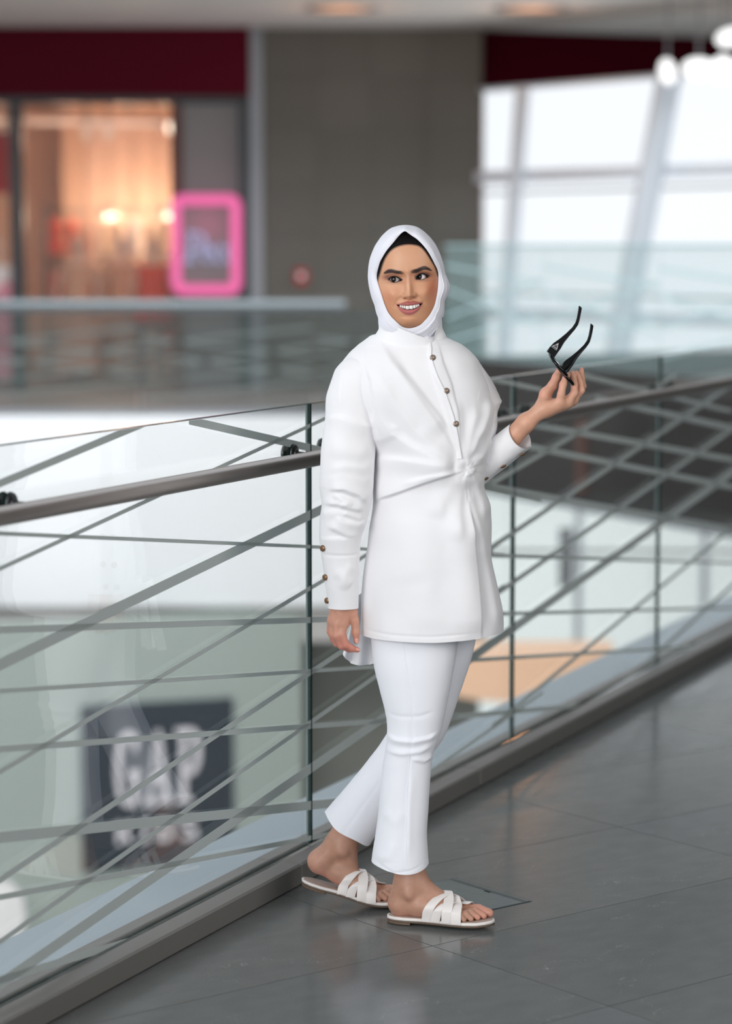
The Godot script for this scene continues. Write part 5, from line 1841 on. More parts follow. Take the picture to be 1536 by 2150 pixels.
func lashes(upper: PackedVector2Array, out_dir: float, sd: int) -> void:
	var st := st_new()
	var pts := []
	var rad := []
	var n := upper.size()
	for i in n:
		var q := upper[i]
		pts.append(fp(q.x, q.y - 1.0, face_z(q.x, q.y - 9.0) + 4.0))
		rad.append(0.0009 * (0.35 + 0.65 * sin(PI * (0.12 + 0.8 * i / (n - 1.0)))))
	tube(st, pts, rad, 8)
	var rng := RandomNumberGenerator.new()
	rng.seed = sd
	for i in 26:
		var u := i / 25.0 * (n - 1)
		var j := mini(int(u), n - 2)
		var q := upper[j].lerp(upper[j + 1], u - j)
		var side := (u / (n - 1)) if out_dir > 0 else 1.0 - u / (n - 1)
		var l := lerpf(14.0, 34.0, side) * rng.randf_range(0.85, 1.1)
		var dx := out_dir * lerpf(-0.1, 0.95, side)
		var z := face_z(q.x, q.y - 9.0) + 4.0
		var p0 := fp(q.x, q.y, z)
		var p1 := fp(q.x + dx * l * 0.5, q.y - l * 0.22, z + l * 0.75)
		var p2 := fp(q.x + dx * l, q.y - l * 0.75, z + l * 1.05)
		tube(st, [p0, p1, p2], [0.0004, 0.0003, 0.00008], 5, 1.0, Vector3.RIGHT)
	obj("eyelashes", st, M.lash, who)

func face_parts() -> void:
	eyeball(Vector2(568, 874), face_z(550, 960) - 122.0, Vector3(-0.30, 0.0, 1.0), 74.0 * FS)
	eyeball(Vector2(916, 840), face_z(922, 934) - 122.0, Vector3(-0.36, 0.04, 1.0), 74.0 * FS)
	lashes(smooth_loop(pv([655, 884, 613, 857, 574, 842, 534, 840, 506, 853, 472, 876]), 5, false), -1.0, 3)
	lashes(smooth_loop(pv([844, 866, 864, 829, 902, 804, 940, 801, 974, 815, 1010, 832]), 5, false), 1.0, 4)
	# teeth: an upper row of separate crowns set on the gum arch
	var st := st_new()
	var edges := [630, 654, 680, 708, 758, 808, 843, 869, 893]
	for i in edges.size() - 1:
		var a: float = edges[i] + 1.2
		var b: float = edges[i + 1] - 1.2
		var m := (a + b) / 2.0
		var top := 1204.0 - 0.045 * (m - 758.0) - 12.0
		var low := lerp_table([[612, 1234], [640, 1246], [668, 1256], [694, 1262], [733, 1271], [783, 1269], [826, 1258], [856, 1246], [880, 1232], [905, 1214]], m)
		var z := face_base(m, 1230) + 42.0 - 4.0 - 0.0011 * (m - 758.0) * (m - 758.0)
		var rings := []
		for r in [[0.0, 0.80, -26.0], [0.0, 0.86, 0.0], [0.5, 0.98, 9.0], [0.85, 1.0, 8.0], [0.97, 0.9, 4.0], [1.0, 0.72, -2.0], [1.0, 0.6, -26.0]]:
			var y: float = lerpf(top, low, r[0])
			var hw: float = (b - a) / 2.0 * r[1]
			var ring := []
			for k in 9:
				var u := -1.0 + k / 4.0
				ring.append(fp(m + hw * u, y, z + r[2] - 7.0 * pow(absf(u), 3.0)))
			rings.append(ring)
		skin(st, rings, false)
	obj("teeth", st, M.tooth, who)
	# hair under the hijab
	var V := PackedVector3Array()
	var H := PackedInt32Array()
	var nz := noise(81, 0.05, 3)
	for j in 105:
		for i in 150:
			var x := 296.0 + i * 6.0
			var y := 180.0 + j * 7.0
			var d := hair_side(Vector2(x, y))
			var flow := sin((x - 720.0) * 0.16 + (y - 400.0) * 0.02 + 3.0 * nz.get_noise_2d(x * 0.5, y * 0.2))
			if i < 149 and j < 104 and Geometry2D.is_point_in_polygon(Vector2(x + 3, y + 3), rim_poly):
				var h0 := j * 150 + i
				H.append_array([h0, h0 + 1, h0 + 151, h0, h0 + 151, h0 + 150])
			V.append(fp(x, y, face_z(x, maxf(y, 300.0)) - maxf(300.0 - y, 0) * 0.8 + lerpf(-16.0, 17.0, smoothstep(14.0, -22.0, d)) + 3.0 * flow * smoothstep(0.0, -40.0, d)))
	obj("hair", indexed(V, H), M.hair, who)

func hijab() -> void:
	var inner := opening()
	var outer := smooth_loop(pv([690, 149, 600, 162, 500, 200, 400, 288, 345, 360, 300, 430, 262, 515, 232, 600, 214, 700, 206, 800, 207, 870, 216, 950, 232, 1030, 250, 1105, 272, 1170, 296, 1230, 308, 1290, 325, 1350, 345, 1400, 352, 1500, 400, 1600, 520, 1680, 650, 1730, 780, 1750, 900, 1740, 1010, 1700, 1120, 1620, 1194, 1510, 1198, 1440, 1209, 1396, 1228, 1375, 1240, 1320, 1243, 1240, 1246, 1170, 1275, 1110, 1304, 1045, 1317, 990, 1306, 925, 1280, 860, 1252, 790, 1236, 700, 1204, 600, 1170, 510, 1120, 412, 1060, 330, 1000, 268, 930, 210, 860, 172, 770, 152]), 3)
	var n := 300
	var c := Vector2(742, 960)
	var ri := by_angle(inner, c, n)
	var ro := by_angle(outer, c, n)
	var V := PackedVector3Array()
	var nz := noise(91, 0.004, 3)
	var m := 64
	for i in range(-6, m + 30):
		var t := float(i) / m
		for k in n:
			var a := TAU * k / n
			var d := Vector2(cos(a), sin(a))
			var pi: Vector2 = c + d * ri[k]
			var po: Vector2 = c + d * ro[k]
			var top := smoothstep(0.2, 0.9, -sin(a))
			var bot := smoothstep(0.45, 0.95, sin(a))
			var zi := face_z(pi.x, maxf(pi.y, 300.0)) + lerpf(16.0, 46.0, top) + 4.0 * bot
			var zo := lerpf(40.0, 90.0, top)
			zo = lerpf(zo, 150.0, bot)
			var q: Vector2
			var z: float
			if t < 0.0:
				# the edge is folded under
				q = pi + d * (-t) * 40.0
				z = zi - 9.0 * sin(minf(-t * 16.0, 1.0) * PI * 0.5)
			elif t <= 1.0:
				var s := sin(t * PI * 0.5)
				q = pi.lerp(po, lerpf(s, t, 0.25))
				var bulge := lerpf(18.0, 2.0, bot)
				z = lerpf(zi, zo, 1.0 - cos(t * PI * 0.5)) + bulge * sin(t * PI)
				# layered drapes that run round the face
				var left := smoothstep(0.1, 0.7, -cos(a))
				var right := smoothstep(0.1, 0.7, cos(a))
				var w := 0.05 * sin(a * 3.0 + 1.0) + 0.05 * nz.get_noise_2d(q.x, q.y)
				z += 9.0 * step_fold(t + w, 0.42, 0.16) * (left + 0.4 * bot) + 12.0 * step_fold(t + w * 1.5, 0.62, 0.2) * maxf(left, right * 0.8)
				z += 9.0 * step_fold(t - w, 0.30, 0.12) * right + 14.0 * step_fold(t - w * 2.0, 0.78, 0.14) * right
				z += 7.0 * step_fold(t + w * 2.0, 0.5, 0.2) * bot + 8.0 * step_fold(t + w * 0.5, 0.25, 0.12) * bot
				z += 4.0 * nz.get_noise_2d(q.x * 1.5 + 90.0, q.y * 0.8) * sin(t * PI)
			else:
				var s := (t - 1.0) * m / 29.0 * PI * 0.5
				q = c + (po - c) * (cos(s) * 0.999 + 0.001)
				z = zo - 520.0 * sin(s)
			V.append(fp(q.x, q.y, z))
	var o := obj("hijab", grid_mesh(V, n, true), M.hijab, who)
	o.set_meta("label", "white draped hijab")
	# inner wrap round the neck
	V = PackedVector3Array()
	for i in 20:
		var v := i / 19.0
		for k in 80:
			var a := TAU * k / 80
			var wr := 1.0 + 0.02 * sin(v * 19.0 + a * 2.0)
			V.append(Vector3(-0.0542, 1.5005, 0.0000) + Vector3(0.0738 * cos(a) * wr, -0.10 * v, 0.005 + 0.058 * sin(a) * wr))
	obj("neck_wrap", grid_mesh(V, 80, true, PackedColorArray(), true), M.hijab, o)

func step_fold(t: float, at: float, w: float) -> float:
	# steep on the inner side, falling away outwards
	var x := t - at
	return exp(-pow(x / w, 2.0)) if x > 0.0 else exp(-pow(x / (w * 0.16), 2.0))

func by_angle(loop: PackedVector2Array, c: Vector2, n: int) -> PackedFloat32Array:
	var o := PackedFloat32Array()
	for k in n:
		var a := TAU * k / n
		var far := c + Vector2(cos(a), sin(a)) * 3000.0
		var best := 0.0
		for i in loop.size():
			var hit = Geometry2D.segment_intersects_segment(c, far, loop[i], loop[(i + 1) % loop.size()])
			if hit != null:
				best = maxf(best, c.distance_to(hit))
		o.append(best)
	return o

var rim_poly := PackedVector2Array()
func opening() -> PackedVector2Array:
	return smooth_loop(pv([694, 236, 640, 272, 560, 368, 505, 432, 450, 500, 405, 575, 370, 640, 345, 725, 328, 800, 330, 870, 350, 950, 372, 1020, 400, 1110, 430, 1205, 470, 1300, 525, 1378, 590, 1440, 640, 1485, 690, 1514, 745, 1526, 800, 1522, 850, 1508, 910, 1478, 960, 1430, 1015, 1370, 1060, 1300, 1090, 1240, 1110, 1180, 1128, 1090, 1141, 1000, 1149, 900, 1150, 800, 1130, 730, 1100, 672, 1060, 595, 1020, 525, 970, 455, 920, 398, 860, 340, 800, 300, 740, 258, 716, 240]), 3)

# ---------------------------------------------------------------- body, hands and feet: one skin
func limbs_color(p: Vector3, n: Vector3, nz: FastNoiseLite) -> Color:
	var c := rgb8(214, 162, 136)
	if p.y < 0.3:
		c = rgb8(192, 146, 124)
		# soles, heels and toes are pinker
		c = blend(c, rgb8(214, 152, 134), 0.8 * smoothstep(0.05, 0.0, p.y - (0.085 if p.x < -0.2 else 0.0)) * smoothstep(0.0, 0.7, -n.y) + 0.6 * smoothstep(0.085, 0.12, p.x))
		c = blend(c, rgb8(212, 160, 140), 0.7 * gs(p.x, p.y, -0.30, 0.115, 0.03, 0.03))
	elif p.y < 0.95:
		c = rgb8(206, 152, 130)
		c = blend(c, rgb8(204, 128, 114), 0.7 * smoothstep(0.74, 0.69, p.y))
	else:
		c = rgb8(216, 164, 138)
		c = blend(c, rgb8(226, 158, 144), 0.7 * smoothstep(0.0, 0.9, -n.x) * smoothstep(1.27, 1.31, p.y) + 0.45 * smoothstep(1.34, 1.39, p.y))
	var k := nz.get_noise_3dv(p * 40.0)
	return c * (1.0 + 0.05 * k)

func nail(parent: Node, at: Vector3, along: Vector3, out: Vector3, w: float, l: float) -> void:
	var V := PackedVector3Array()
	var a := along.normalized()
	var s := a.cross(out).normalized()
	var o := s.cross(a).normalized()
	for i in 9:
		var v := i / 8.0
		for k in 9:
			var u := -1.0 + k / 4.0
			var ww := w * (1.0 - 0.25 * pow(v, 4.0)) * (0.75 + 0.25 * sqrt(minf(v * 4.0, 1.0)))
			V.append(at + a * (v - 0.5) * l + s * u * ww + o * (0.0006 - w * 0.42 * u * u))
	obj("nail", grid_mesh(V, 9, false), M.nail, parent)

func body() -> void:
	var V := PackedVector3Array()
	var N := PackedVector3Array()
	var I := PackedInt32Array()
	# trunk, arms and legs as far as the clothes hide them
	var f := Field.new(Vector3(-0.30, 0.10, -0.22), Vector3(0.26, 1.72, 0.20), 0.014)
	var neck: Vector3 = Vector3(-0.0541, 1.4431, 0.0000)
	f.bone(neck, neck + Vector3(0.0, 0.11, 0.0), 0.040, 0.038, 0.01)
	f.bone(neck + Vector3(0, 0.15, -0.03), neck + Vector3(0, 0.18, -0.035), 0.056, 0.056, 0.02)
	f.bone(Vector3(-0.1174, 1.3290, 0.0200), Vector3(0.0569, 1.3263, -0.0300), 0.048, 0.046, 0.02)
	f.bone(Vector3(-0.0401, 1.3625, 0.0000), Vector3(-0.0303, 1.1427, 0.0000), 0.085, 0.075, 0.06, Vector3(1, 1, 1.15))
	f.bone(Vector3(-0.0303, 1.1427, 0.0000), Vector3(-0.0239, 0.8625, 0.0000), 0.075, 0.085, 0.06)
	f.bone(Vector3(-0.1898, 1.3303, 0.0450), Vector3(-0.1979, 1.0787, 0.0600), 0.036, 0.031, 0.04)
	f.bone(Vector3(-0.1979, 1.0787, 0.0600), Vector3(-0.2129, 0.8253, 0.0700), 0.030, 0.022, 0.02)
	f.bone(Vector3(0.0960, 1.3252, -0.0500), Vector3(0.0926, 1.1109, -0.0300), 0.034, 0.029, 0.04)
	f.bone(Vector3(0.0922, 1.1060, -0.0200), Vector3(0.1943, 1.1822, 0.0150), 0.027, 0.022, 0.02)
	f.bone(Vector3(-0.0395, 0.8080, 0.0300), Vector3(-0.0441, 0.4734, 0.0630), 0.068, 0.040, 0.05)
	f.bone(Vector3(-0.0441, 0.4734, 0.0630), Vector3(-0.0588, 0.1694, 0.0780), 0.038, 0.030, 0.03)
	f.bone(Vector3(-0.0050, 0.7968, -0.0500), Vector3(-0.0201, 0.4819, -0.0760), 0.064, 0.040, 0.05)
	f.bone(Vector3(-0.0294, 0.4571, -0.0800), Vector3(-0.1911, 0.2146, -0.1080), 0.038, 0.030, 0.03)
	f.mesh_into(V, N, I)
	hand_raised(V, N, I)
	hand_hanging(V, N, I)
	foot_flat(V, N, I)
	foot_lifted(V, N, I)
	var nz := noise(13, 1.0, 3)
	var C := PackedColorArray()
	for i in V.size():
		C.append(limbs_color(V[i], N[i], nz).srgb_to_linear())
	head(V, C, I)
	var o := obj("body", indexed(V, I, C), M.skin, who)
	o.set_meta("label", "tan skin of face, hands and feet")
	face_parts()

func hand_raised(V: PackedVector3Array, N: PackedVector3Array, I: PackedInt32Array) -> void:
	var f := Field.new(Vector3(0.1800, 1.1305, -0.0750) , Vector3(0.3764, 1.3836, 0.0850), 0.0023)
	# forearm and wrist
	f.bone(Vector3(0.1959, 1.1943, 0.0150), Vector3(0.2270, 1.2289, 0.0250), 0.0250, 0.0215, 0.01)
	f.bone(Vector3(0.2270, 1.2289, 0.0250), Vector3(0.2563, 1.2547, 0.0320), 0.0215, 0.0168, 0.012)
	f.bone(Vector3(0.2563, 1.2547, 0.0320), Vector3(0.2747, 1.2670, 0.0340), 0.0168, 0.0170, 0.012)
	# palm: heel, thumb ball, knuckle row
	f.bone(Vector3(0.2710, 1.2651, 0.0340), Vector3(0.3067, 1.2778, 0.0420), 0.0165, 0.0130, 0.010)
	f.bone(Vector3(0.2713, 1.2621, 0.0300), Vector3(0.3254, 1.2780, 0.0300), 0.0170, 0.0145, 0.014)
	f.bone(Vector3(0.2757, 1.2606, 0.0220), Vector3(0.3398, 1.2807, 0.0140), 0.0165, 0.0130, 0.014)
	f.bone(Vector3(0.2763, 1.2582, 0.0140), Vector3(0.3469, 1.2871, -0.0040), 0.0150, 0.0115, 0.014)
	f.bone(Vector3(0.2681, 1.2737, 0.0220), Vector3(0.2749, 1.2987, 0.0160), 0.0175, 0.0145, 0.010)
	# thumb
	f.chain([Vector3(0.2738, 1.2960, 0.0180), Vector3(0.2917, 1.3192, 0.0140), Vector3(0.3001, 1.3378, 0.0120), Vector3(0.3079, 1.3556, 0.0120)], [0.0150, 0.0110, 0.0098, 0.0076], 0.006)
	# fingers
	f.chain([Vector3(0.3056, 1.2807, 0.0440), Vector3(0.3085, 1.2978, 0.0480), Vector3(0.3135, 1.3219, 0.0460), Vector3(0.3204, 1.3365, 0.0400), Vector3(0.3264, 1.3446, 0.0340)], [0.0125, 0.0098, 0.0088, 0.0078, 0.0066], 0.004)
	f.chain([Vector3(0.3264, 1.2798, 0.0300), Vector3(0.3425, 1.3004, 0.0300), Vector3(0.3428, 1.3207, 0.0240), Vector3(0.3409, 1.3353, 0.0180), Vector3(0.3389, 1.3473, 0.0140)], [0.0120, 0.0092, 0.0085, 0.0078, 0.0066], 0.004)
	f.chain([Vector3(0.3400, 1.2815, 0.0120), Vector3(0.3606, 1.3058, 0.0100), Vector3(0.3587, 1.3233, 0.0040), Vector3(0.3540, 1.3372, 0.0000), Vector3(0.3496, 1.3470, -0.0020)], [0.0110, 0.0088, 0.0082, 0.0076, 0.0062], 0.004)
	f.chain([Vector3(0.3480, 1.2927, -0.0060), Vector3(0.3675, 1.3147, -0.0160), Vector3(0.3652, 1.3314, -0.0200), Vector3(0.3634, 1.3445, -0.0220), Vector3(0.3644, 1.3553, -0.0240)], [0.0095, 0.0076, 0.0070, 0.0066, 0.0052], 0.004)
	# hollow of the palm, creases of the thumb
	f.dent(Vector3(0.2885, 1.2969, 0.0340), 0.015, 0.0045)
	f.dent(Vector3(0.2791, 1.2877, 0.0360), 0.010, 0.0025)
	for q in [Vector3(0.2937, 1.3152, 0.0260), Vector3(0.2993, 1.3375, 0.0230)]:
		f.dent(q, 0.004, 0.0012)
	f.mesh_into(V, N, I)
	nail(who, Vector3(0.3274, 1.3425, 0.0405), Vector3(0.3274, 1.3458, 0.0400) - Vector3(0.3204, 1.3346, 0.0400), Vector3(0.55, 0.1, 0.8), 0.0048, 0.0105)
	nail(who, Vector3(0.3481, 1.3459, 0.0045), Vector3(0.3479, 1.3494, 0.0000) - Vector3(0.3537, 1.3365, 0.0040), Vector3(0.75, 0.3, 0.6), 0.0040, 0.0100)
	nail(who, Vector3(0.3665, 1.3540, -0.0205), Vector3(0.0, 1.0, 0.0), Vector3(0.85, 0.1, 0.5), 0.0036, 0.0095)

func hand_hanging(V: PackedVector3Array, N: PackedVector3Array, I: PackedInt32Array) -> void:
	var f := Field.new(Vector3(-0.2718, 0.6472, 0.0150), Vector3(-0.1554, 0.8330, 0.1250), 0.0023)
	f.bone(Vector3(-0.2142, 0.8350, 0.0700), Vector3(-0.2150, 0.7828, 0.0700), 0.0235, 0.0215, 0.01, Vector3(1, 1, 1.2))
	# palm seen from the thumb side and back
	f.bone(Vector3(-0.2160, 0.7831, 0.0720), Vector3(-0.2125, 0.7457, 0.0780), 0.0205, 0.0130, 0.014)
	f.bone(Vector3(-0.2212, 0.7796, 0.0720), Vector3(-0.2245, 0.7463, 0.0820), 0.0205, 0.0125, 0.014)
	f.bone(Vector3(-0.2264, 0.7755, 0.0680), Vector3(-0.2350, 0.7488, 0.0760), 0.0180, 0.0125, 0.014)
	f.bone(Vector3(-0.2299, 0.7711, 0.0620), Vector3(-0.2427, 0.7505, 0.0640), 0.0160, 0.0110, 0.014)
	f.bone(Vector3(-0.2039, 0.7828, 0.0700), Vector3(-0.1919, 0.7691, 0.0720), 0.0175, 0.0120, 0.014)
	# thumb
	f.chain([Vector3(-0.1953, 0.7796, 0.0720), Vector3(-0.1874, 0.7520, 0.0740), Vector3(-0.1846, 0.7244, 0.0760), Vector3(-0.1832, 0.7031, 0.0780)], [0.0135, 0.0100, 0.0090, 0.0068], 0.005)
	# fingers, index in front
	f.chain([Vector3(-0.2149, 0.7497, 0.0820), Vector3(-0.2183, 0.7211, 0.0880), Vector3(-0.2073, 0.6953, 0.0900), Vector3(-0.1935, 0.6866, 0.0880), Vector3(-0.1805, 0.6828, 0.0860)], [0.0125, 0.0098, 0.0088, 0.0080, 0.0066], 0.0035)
	f.chain([Vector3(-0.2273, 0.7497, 0.0820), Vector3(-0.2307, 0.7173, 0.0860), Vector3(-0.2194, 0.6919, 0.0820), Vector3(-0.2005, 0.6829, 0.0740), Vector3(-0.1885, 0.6806, 0.0680)], [0.0122, 0.0095, 0.0085, 0.0078, 0.0064], 0.0035)
	f.chain([Vector3(-0.2364, 0.7503, 0.0740), Vector3(-0.2405, 0.7192, 0.0760), Vector3(-0.2310, 0.6956, 0.0700), Vector3(-0.2127, 0.6866, 0.0620)], [0.0115, 0.0090, 0.0082, 0.0066], 0.0035)
	f.chain([Vector3(-0.2441, 0.7519, 0.0620), Vector3(-0.2476, 0.7237, 0.0600), Vector3(-0.2401, 0.7028, 0.0540), Vector3(-0.2250, 0.6934, 0.0480)], [0.0100, 0.0078, 0.0070, 0.0058], 0.0035)
	f.mesh_into(V, N, I)
	nail(who, Vector3(-0.1811, 0.7051, 0.0862), Vector3(0.06, -1, 0.05), Vector3(0.35, 0.1, 0.95), 0.0048, 0.0115)
	nail(who, Vector3(-0.1791, 0.6862, 0.0920), Vector3(-0.1763, 0.6818, 0.0860) - Vector3(-0.1935, 0.6873, 0.0880), Vector3(0.1, 0.75, 0.7), 0.0042, 0.0090)

var foot_right: Field
var foot_left: Field

func foot_at(heel: Vector3, dir: Vector3, l: float, h: float, w: float) -> Vector3:
	var d := dir.normalized()
	return heel + d * l + Vector3.UP * h + d.cross(Vector3.UP).normalized() * w

func foot_flat(V: PackedVector3Array, N: PackedVector3Array, I: PackedInt32Array) -> void:
	var o := Vector3(-0.108, 0.020, 0.046)
	var d := Vector3(0.26, 0, 0.063)
	var f := Field.new(Vector3(-0.125, 0.012, 0.0), Vector3(0.165, 0.20, 0.165), 0.0032)
	var a := func(l: float, h: float, w: float) -> Vector3: return foot_at(o, d, l, h, w)
	f.bone(a.call(0.060, 0.18, 0.0), a.call(0.056, 0.075, 0.0), 0.036, 0.0345, 0.02, Vector3(0.92, 1, 1.2))
	f.bone(a.call(0.034, 0.032, 0.0), a.call(0.050, 0.070, 0.0), 0.0300, 0.0300, 0.02)
	f.bone(a.call(0.036, 0.026, 0.0), a.call(0.090, 0.026, 0.0), 0.0260, 0.0240, 0.02)
	f.bone(a.call(0.066, 0.080, 0.0), a.call(0.150, 0.034, -0.006), 0.0300, 0.0190, 0.025)
	f.bone(a.call(0.085, 0.028, 0.012), a.call(0.175, 0.020, 0.020), 0.0240, 0.0160, 0.02)
	f.bone(a.call(0.120, 0.030, -0.010), a.call(0.190, 0.019, -0.020), 0.0230, 0.0165, 0.02)
	f.bone(a.call(0.060, 0.062, 0.031), a.call(0.063, 0.058, 0.032), 0.0085, 0.0085, 0.015)
	# toes, little toe nearest
	for t in [[0.178, 0.262, -0.026, -0.024, 0.0120, 0.0105], [0.182, 0.249, -0.008, -0.004, 0.0088, 0.0078], [0.180, 0.236, 0.007, 0.011, 0.0084, 0.0074], [0.174, 0.222, 0.020, 0.025, 0.0080, 0.0070], [0.165, 0.206, 0.031, 0.035, 0.0078, 0.0066]]:
		var r0: float = t[4]
		var r1: float = t[5]
		var mid := lerpf(t[0], t[1], 0.55)
		f.chain([a.call(t[0], 0.016, t[2]), a.call(mid, 0.0155 + r0 * 0.35, lerpf(t[2], t[3], 0.55)), a.call(t[1] - r1, r1 + 0.0008, t[3])], [r0 * 1.15, r0 * 0.95, r1], 0.0035)
	f.mesh_into(V, N, I)
	foot_right = f
	var k := 0
	for t in [[0.256, -0.024, 0.0140, 0.0062], [0.2455, -0.004, 0.0102, 0.0042], [0.2325, 0.011, 0.0098, 0.0040], [0.2185, 0.025, 0.0094, 0.0037], [0.203, 0.035, 0.0088, 0.0034]]:
		nail(who, a.call(t[0], t[2], t[1]) , d.normalized() + Vector3(0, -0.75, 0), Vector3.UP * 0.9 + d.normalized() * 0.7, t[3], t[3] * 1.9)
		k += 1

func foot_lifted(V: PackedVector3Array, N: PackedVector3Array, I: PackedInt32Array) -> void:
	var o := Vector3(-0.322, 0.020, -0.115)
	var d := Vector3(0.26, 0, 0.030)
	var f := Field.new(Vector3(-0.335, 0.012, -0.165), Vector3(-0.05, 0.27, -0.035), 0.0034)
	var a := func(l: float, h: float, w: float) -> Vector3: return foot_at(o, d, l, h, w)
	var an: Vector3 = Vector3(-0.2185, 0.1665, -0.1080)
	var hl: Vector3 = Vector3(-0.2819, 0.1144, -0.1080)
	f.bone(Vector3(-0.1909, 0.2288, -0.1070), an, 0.036, 0.0345, 0.02, Vector3(0.95, 1, 1.2))
	f.bone(hl + Vector3(0.006, 0, 0), an + Vector3(-0.012, -0.012, 0), 0.0285, 0.0290, 0.025)
	f.bone(hl + Vector3(0.006, -0.004, 0), Vector3(-0.2275, 0.0803, -0.1050), 0.0260, 0.0220, 0.02)
	f.bone(an + Vector3(0.004, -0.012, 0), Vector3(-0.1971, 0.0699, -0.1050), 0.0310, 0.0200, 0.02)
	f.bone(Vector3(-0.2275, 0.0844, -0.1050), a.call(0.150, 0.030, 0.008), 0.0230, 0.0190, 0.02)
	f.bone(Vector3(-0.1971, 0.0678, -0.1050), a.call(0.165, 0.030, -0.008), 0.0205, 0.0165, 0.02)
	f.bone(a.call(0.150, 0.028, 0.012), a.call(0.182, 0.018, 0.018), 0.0190, 0.0150, 0.02)
	f.bone(a.call(0.150, 0.028, -0.010), a.call(0.190, 0.018, -0.018), 0.0190, 0.0155, 0.02)
	f.bone(an + Vector3(-0.002, -0.022, 0.030), an + Vector3(0.002, -0.024, 0.030), 0.0085, 0.0085, 0.015)
	for t in [[0.178, 0.258, -0.024, -0.022, 0.0120, 0.0105], [0.182, 0.247, -0.008, -0.004, 0.0088, 0.0078], [0.180, 0.236, 0.007, 0.011, 0.0084, 0.0074], [0.174, 0.222, 0.020, 0.025, 0.0080, 0.0070], [0.165, 0.206, 0.030, 0.034, 0.0078, 0.0066]]:
		var r0: float = t[4]
		var r1: float = t[5]
		f.chain([a.call(t[0], 0.016, t[2]), a.call(lerpf(t[0], t[1], 0.55), 0.0155 + r0 * 0.35, lerpf(t[2], t[3], 0.55)), a.call(t[1] - r1, r1 + 0.0008, t[3])], [r0 * 1.15, r0 * 0.95, r1], 0.0035)
	f.mesh_into(V, N, I)
	foot_left = f

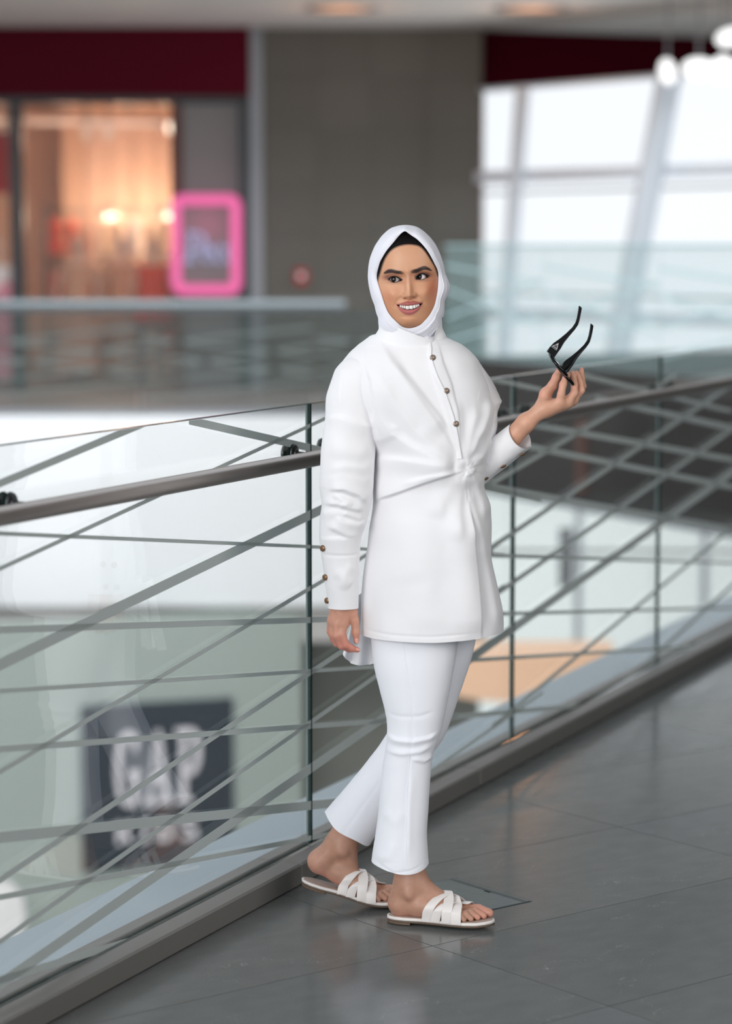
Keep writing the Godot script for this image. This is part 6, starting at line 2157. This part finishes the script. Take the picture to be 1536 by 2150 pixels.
# ---------------------------------------------------------------- sunglasses
func sunglasses() -> void:
	# frame: w across both lenses, t along the temples, v down the lenses
	var at: Vector3 = Vector3(0.2952, 1.3769, 0.0750)
	var g := thing("sunglasses", "black angular sunglasses with open temples, held up in the woman's raised hand", "sunglasses", who.position + at)
	var w: Vector3 = Vector3(0.32, -0.39, -0.865).normalized()
	var t := (Vector3(0.63, 0.77, -0.1) - w * Vector3(0.63, 0.77, -0.1).dot(w)).normalized()
	var v := w.cross(t).normalized()
	if v.x < 0:
		v = -v
	var vf := Vector3(0.53, -0.71, 0.464)
	vf = (vf - w * vf.dot(w)).normalized()
	var tf := w.cross(vf).normalized()
	if tf.dot(t) < 0:
		tf = -tf
	# two thick oval rims and the bridge between them
	var rim := func(c: Vector3) -> Array:
		var r := []
		for k in 49:
			var a := TAU * k / 48
			var sq := 1.0 + 0.05 * cos(4.0 * a)
			r.append(c + w * 0.0265 * cos(a) * sq + vf * (0.0325 * sin(a) * sq + 0.008) - tf * 0.0035 * cos(a) * cos(a))
		return r
	var st := st_new()
	for s in 2:
		var c := w * 0.062 * s
		var loop: Array = rim.call(c)
		loop.append(loop[1])
		tube(st, loop, 0.0040, 12, 1.0, tf, false)
	obj("rims", st, M.black_gloss, g)
	st = st_new()
	tube(st, [w * 0.0265 - v * 0.010, w * 0.031 - v * 0.013 - t * 0.001, w * 0.0355 - v * 0.010], 0.0034, 10)
	obj("bridge", st, M.black_gloss, g)
	for s in 2:
		var c := w * 0.062 * s
		st = st_new()
		var ring: Array = rim.call(c)
		st.set_smooth_group(1)
		for k in 48:
			for q in [c + vf * 0.008 + tf * 0.002, ring[k], ring[k + 1]]:
				st.add_vertex(q)
		obj("lens", st, M.lens_dark, g)
	# temples: tall at the hinge, tapering to a dropped tip
	for s in 2:
		var side := -1.0 if s == 0 else 1.0
		var c := w * (0.062 * s + side * 0.0275) - vf * 0.012
		var prof := [[0.0, -0.001, 0.0125], [0.012, -0.002, 0.0125], [0.026, -0.002, 0.0115], [0.042, -0.001, 0.0075], [0.062, 0.001, 0.0052], [0.082, 0.0025, 0.0042], [0.096, 0.001, 0.0042], [0.108, -0.004, 0.0044], [0.122, -0.012, 0.0046], [0.133, -0.019, 0.0048], [0.1345, -0.0198, 0.0040]]
		var rings := []
		for q in prof:
			var th: float = lerp_table([[0.0, 0.0034], [0.03, 0.0030], [0.06, 0.0024], [0.13, 0.0022]], q[0])
			var o: Vector3 = c + t * q[0] + v * q[1]
			var hh: float = q[2]
			var ring := []
			for e in [[1.0, 0.35], [0.88, 0.85], [0.55, 1.0], [-0.55, 1.0], [-0.88, 0.85], [-1.0, 0.35], [-1.0, -0.35], [-0.9, -1.0], [0.9, -1.0], [1.0, -0.35]]:
				ring.append(o + v * hh * e[0] + w * side * th * e[1])
			rings.append(ring)
		st = st_new()
		skin(st, rings, true, true, side > 0)
		var tp := obj("temple", st, M.black_gloss, g)
		# triangular metal badge with tiny raised marks
		var bo := c + t * 0.024 - v * 0.0015 + w * side * 0.0037
		if s == 0:
			st = st_new()
			prism(st, PackedVector2Array([Vector2(-0.0085, -0.0085), Vector2(-0.0085, 0.0085), Vector2(0.0085, 0.0)]), bo, t, v, w * side * 0.0006)
			obj("badge", st, M.black_gloss, tp)
			st = st_new()
			var tri := [bo + t * -0.0082 + v * -0.008, bo + t * -0.0082 + v * 0.008, bo + t * 0.008, bo + t * -0.0082 + v * -0.008]
			for i in 3:
				tube(st, [tri[i] + w * side * 0.0008, tri[i + 1] + w * side * 0.0008], 0.00055, 6)
			obj("badge_rim", st, M.silver, tp)
			st = st_new()
			for i in 5:
				var x := -0.005 + i * 0.0025
				bx(st, Transform3D(Basis(v, t, v.cross(t)), bo + t * -0.0048 + v * x + w * side * 0.001), Vector3(0.0013, 0.0028, 0.0006))
			for i in 3:
				bx(st, Transform3D(Basis(v, t, v.cross(t)), bo + t * -0.0008 + v * (-0.0025 + i * 0.0025) + w * side * 0.001), Vector3(0.0016, 0.0010, 0.0006))
			bx(st, Transform3D(Basis(v, t, v.cross(t)), bo + t * 0.003 + w * side * 0.001), Vector3(0.0028, 0.0028, 0.0006))
			obj("badge_marks", st, M.silver, tp)

func person() -> void:
	who = thing("person", "smiling woman in a white hijab, white tunic and white flared trousers, raising black sunglasses", "person", Vector3(0.16, 0, -6.0))
	shirt()
	trousers()
	body()
	sandals()
	hijab()
	sunglasses()

func _ready() -> void:
	lens_and_light()
	materials()
	gallery()
	mall()
	balustrade()
	shop()
	person()
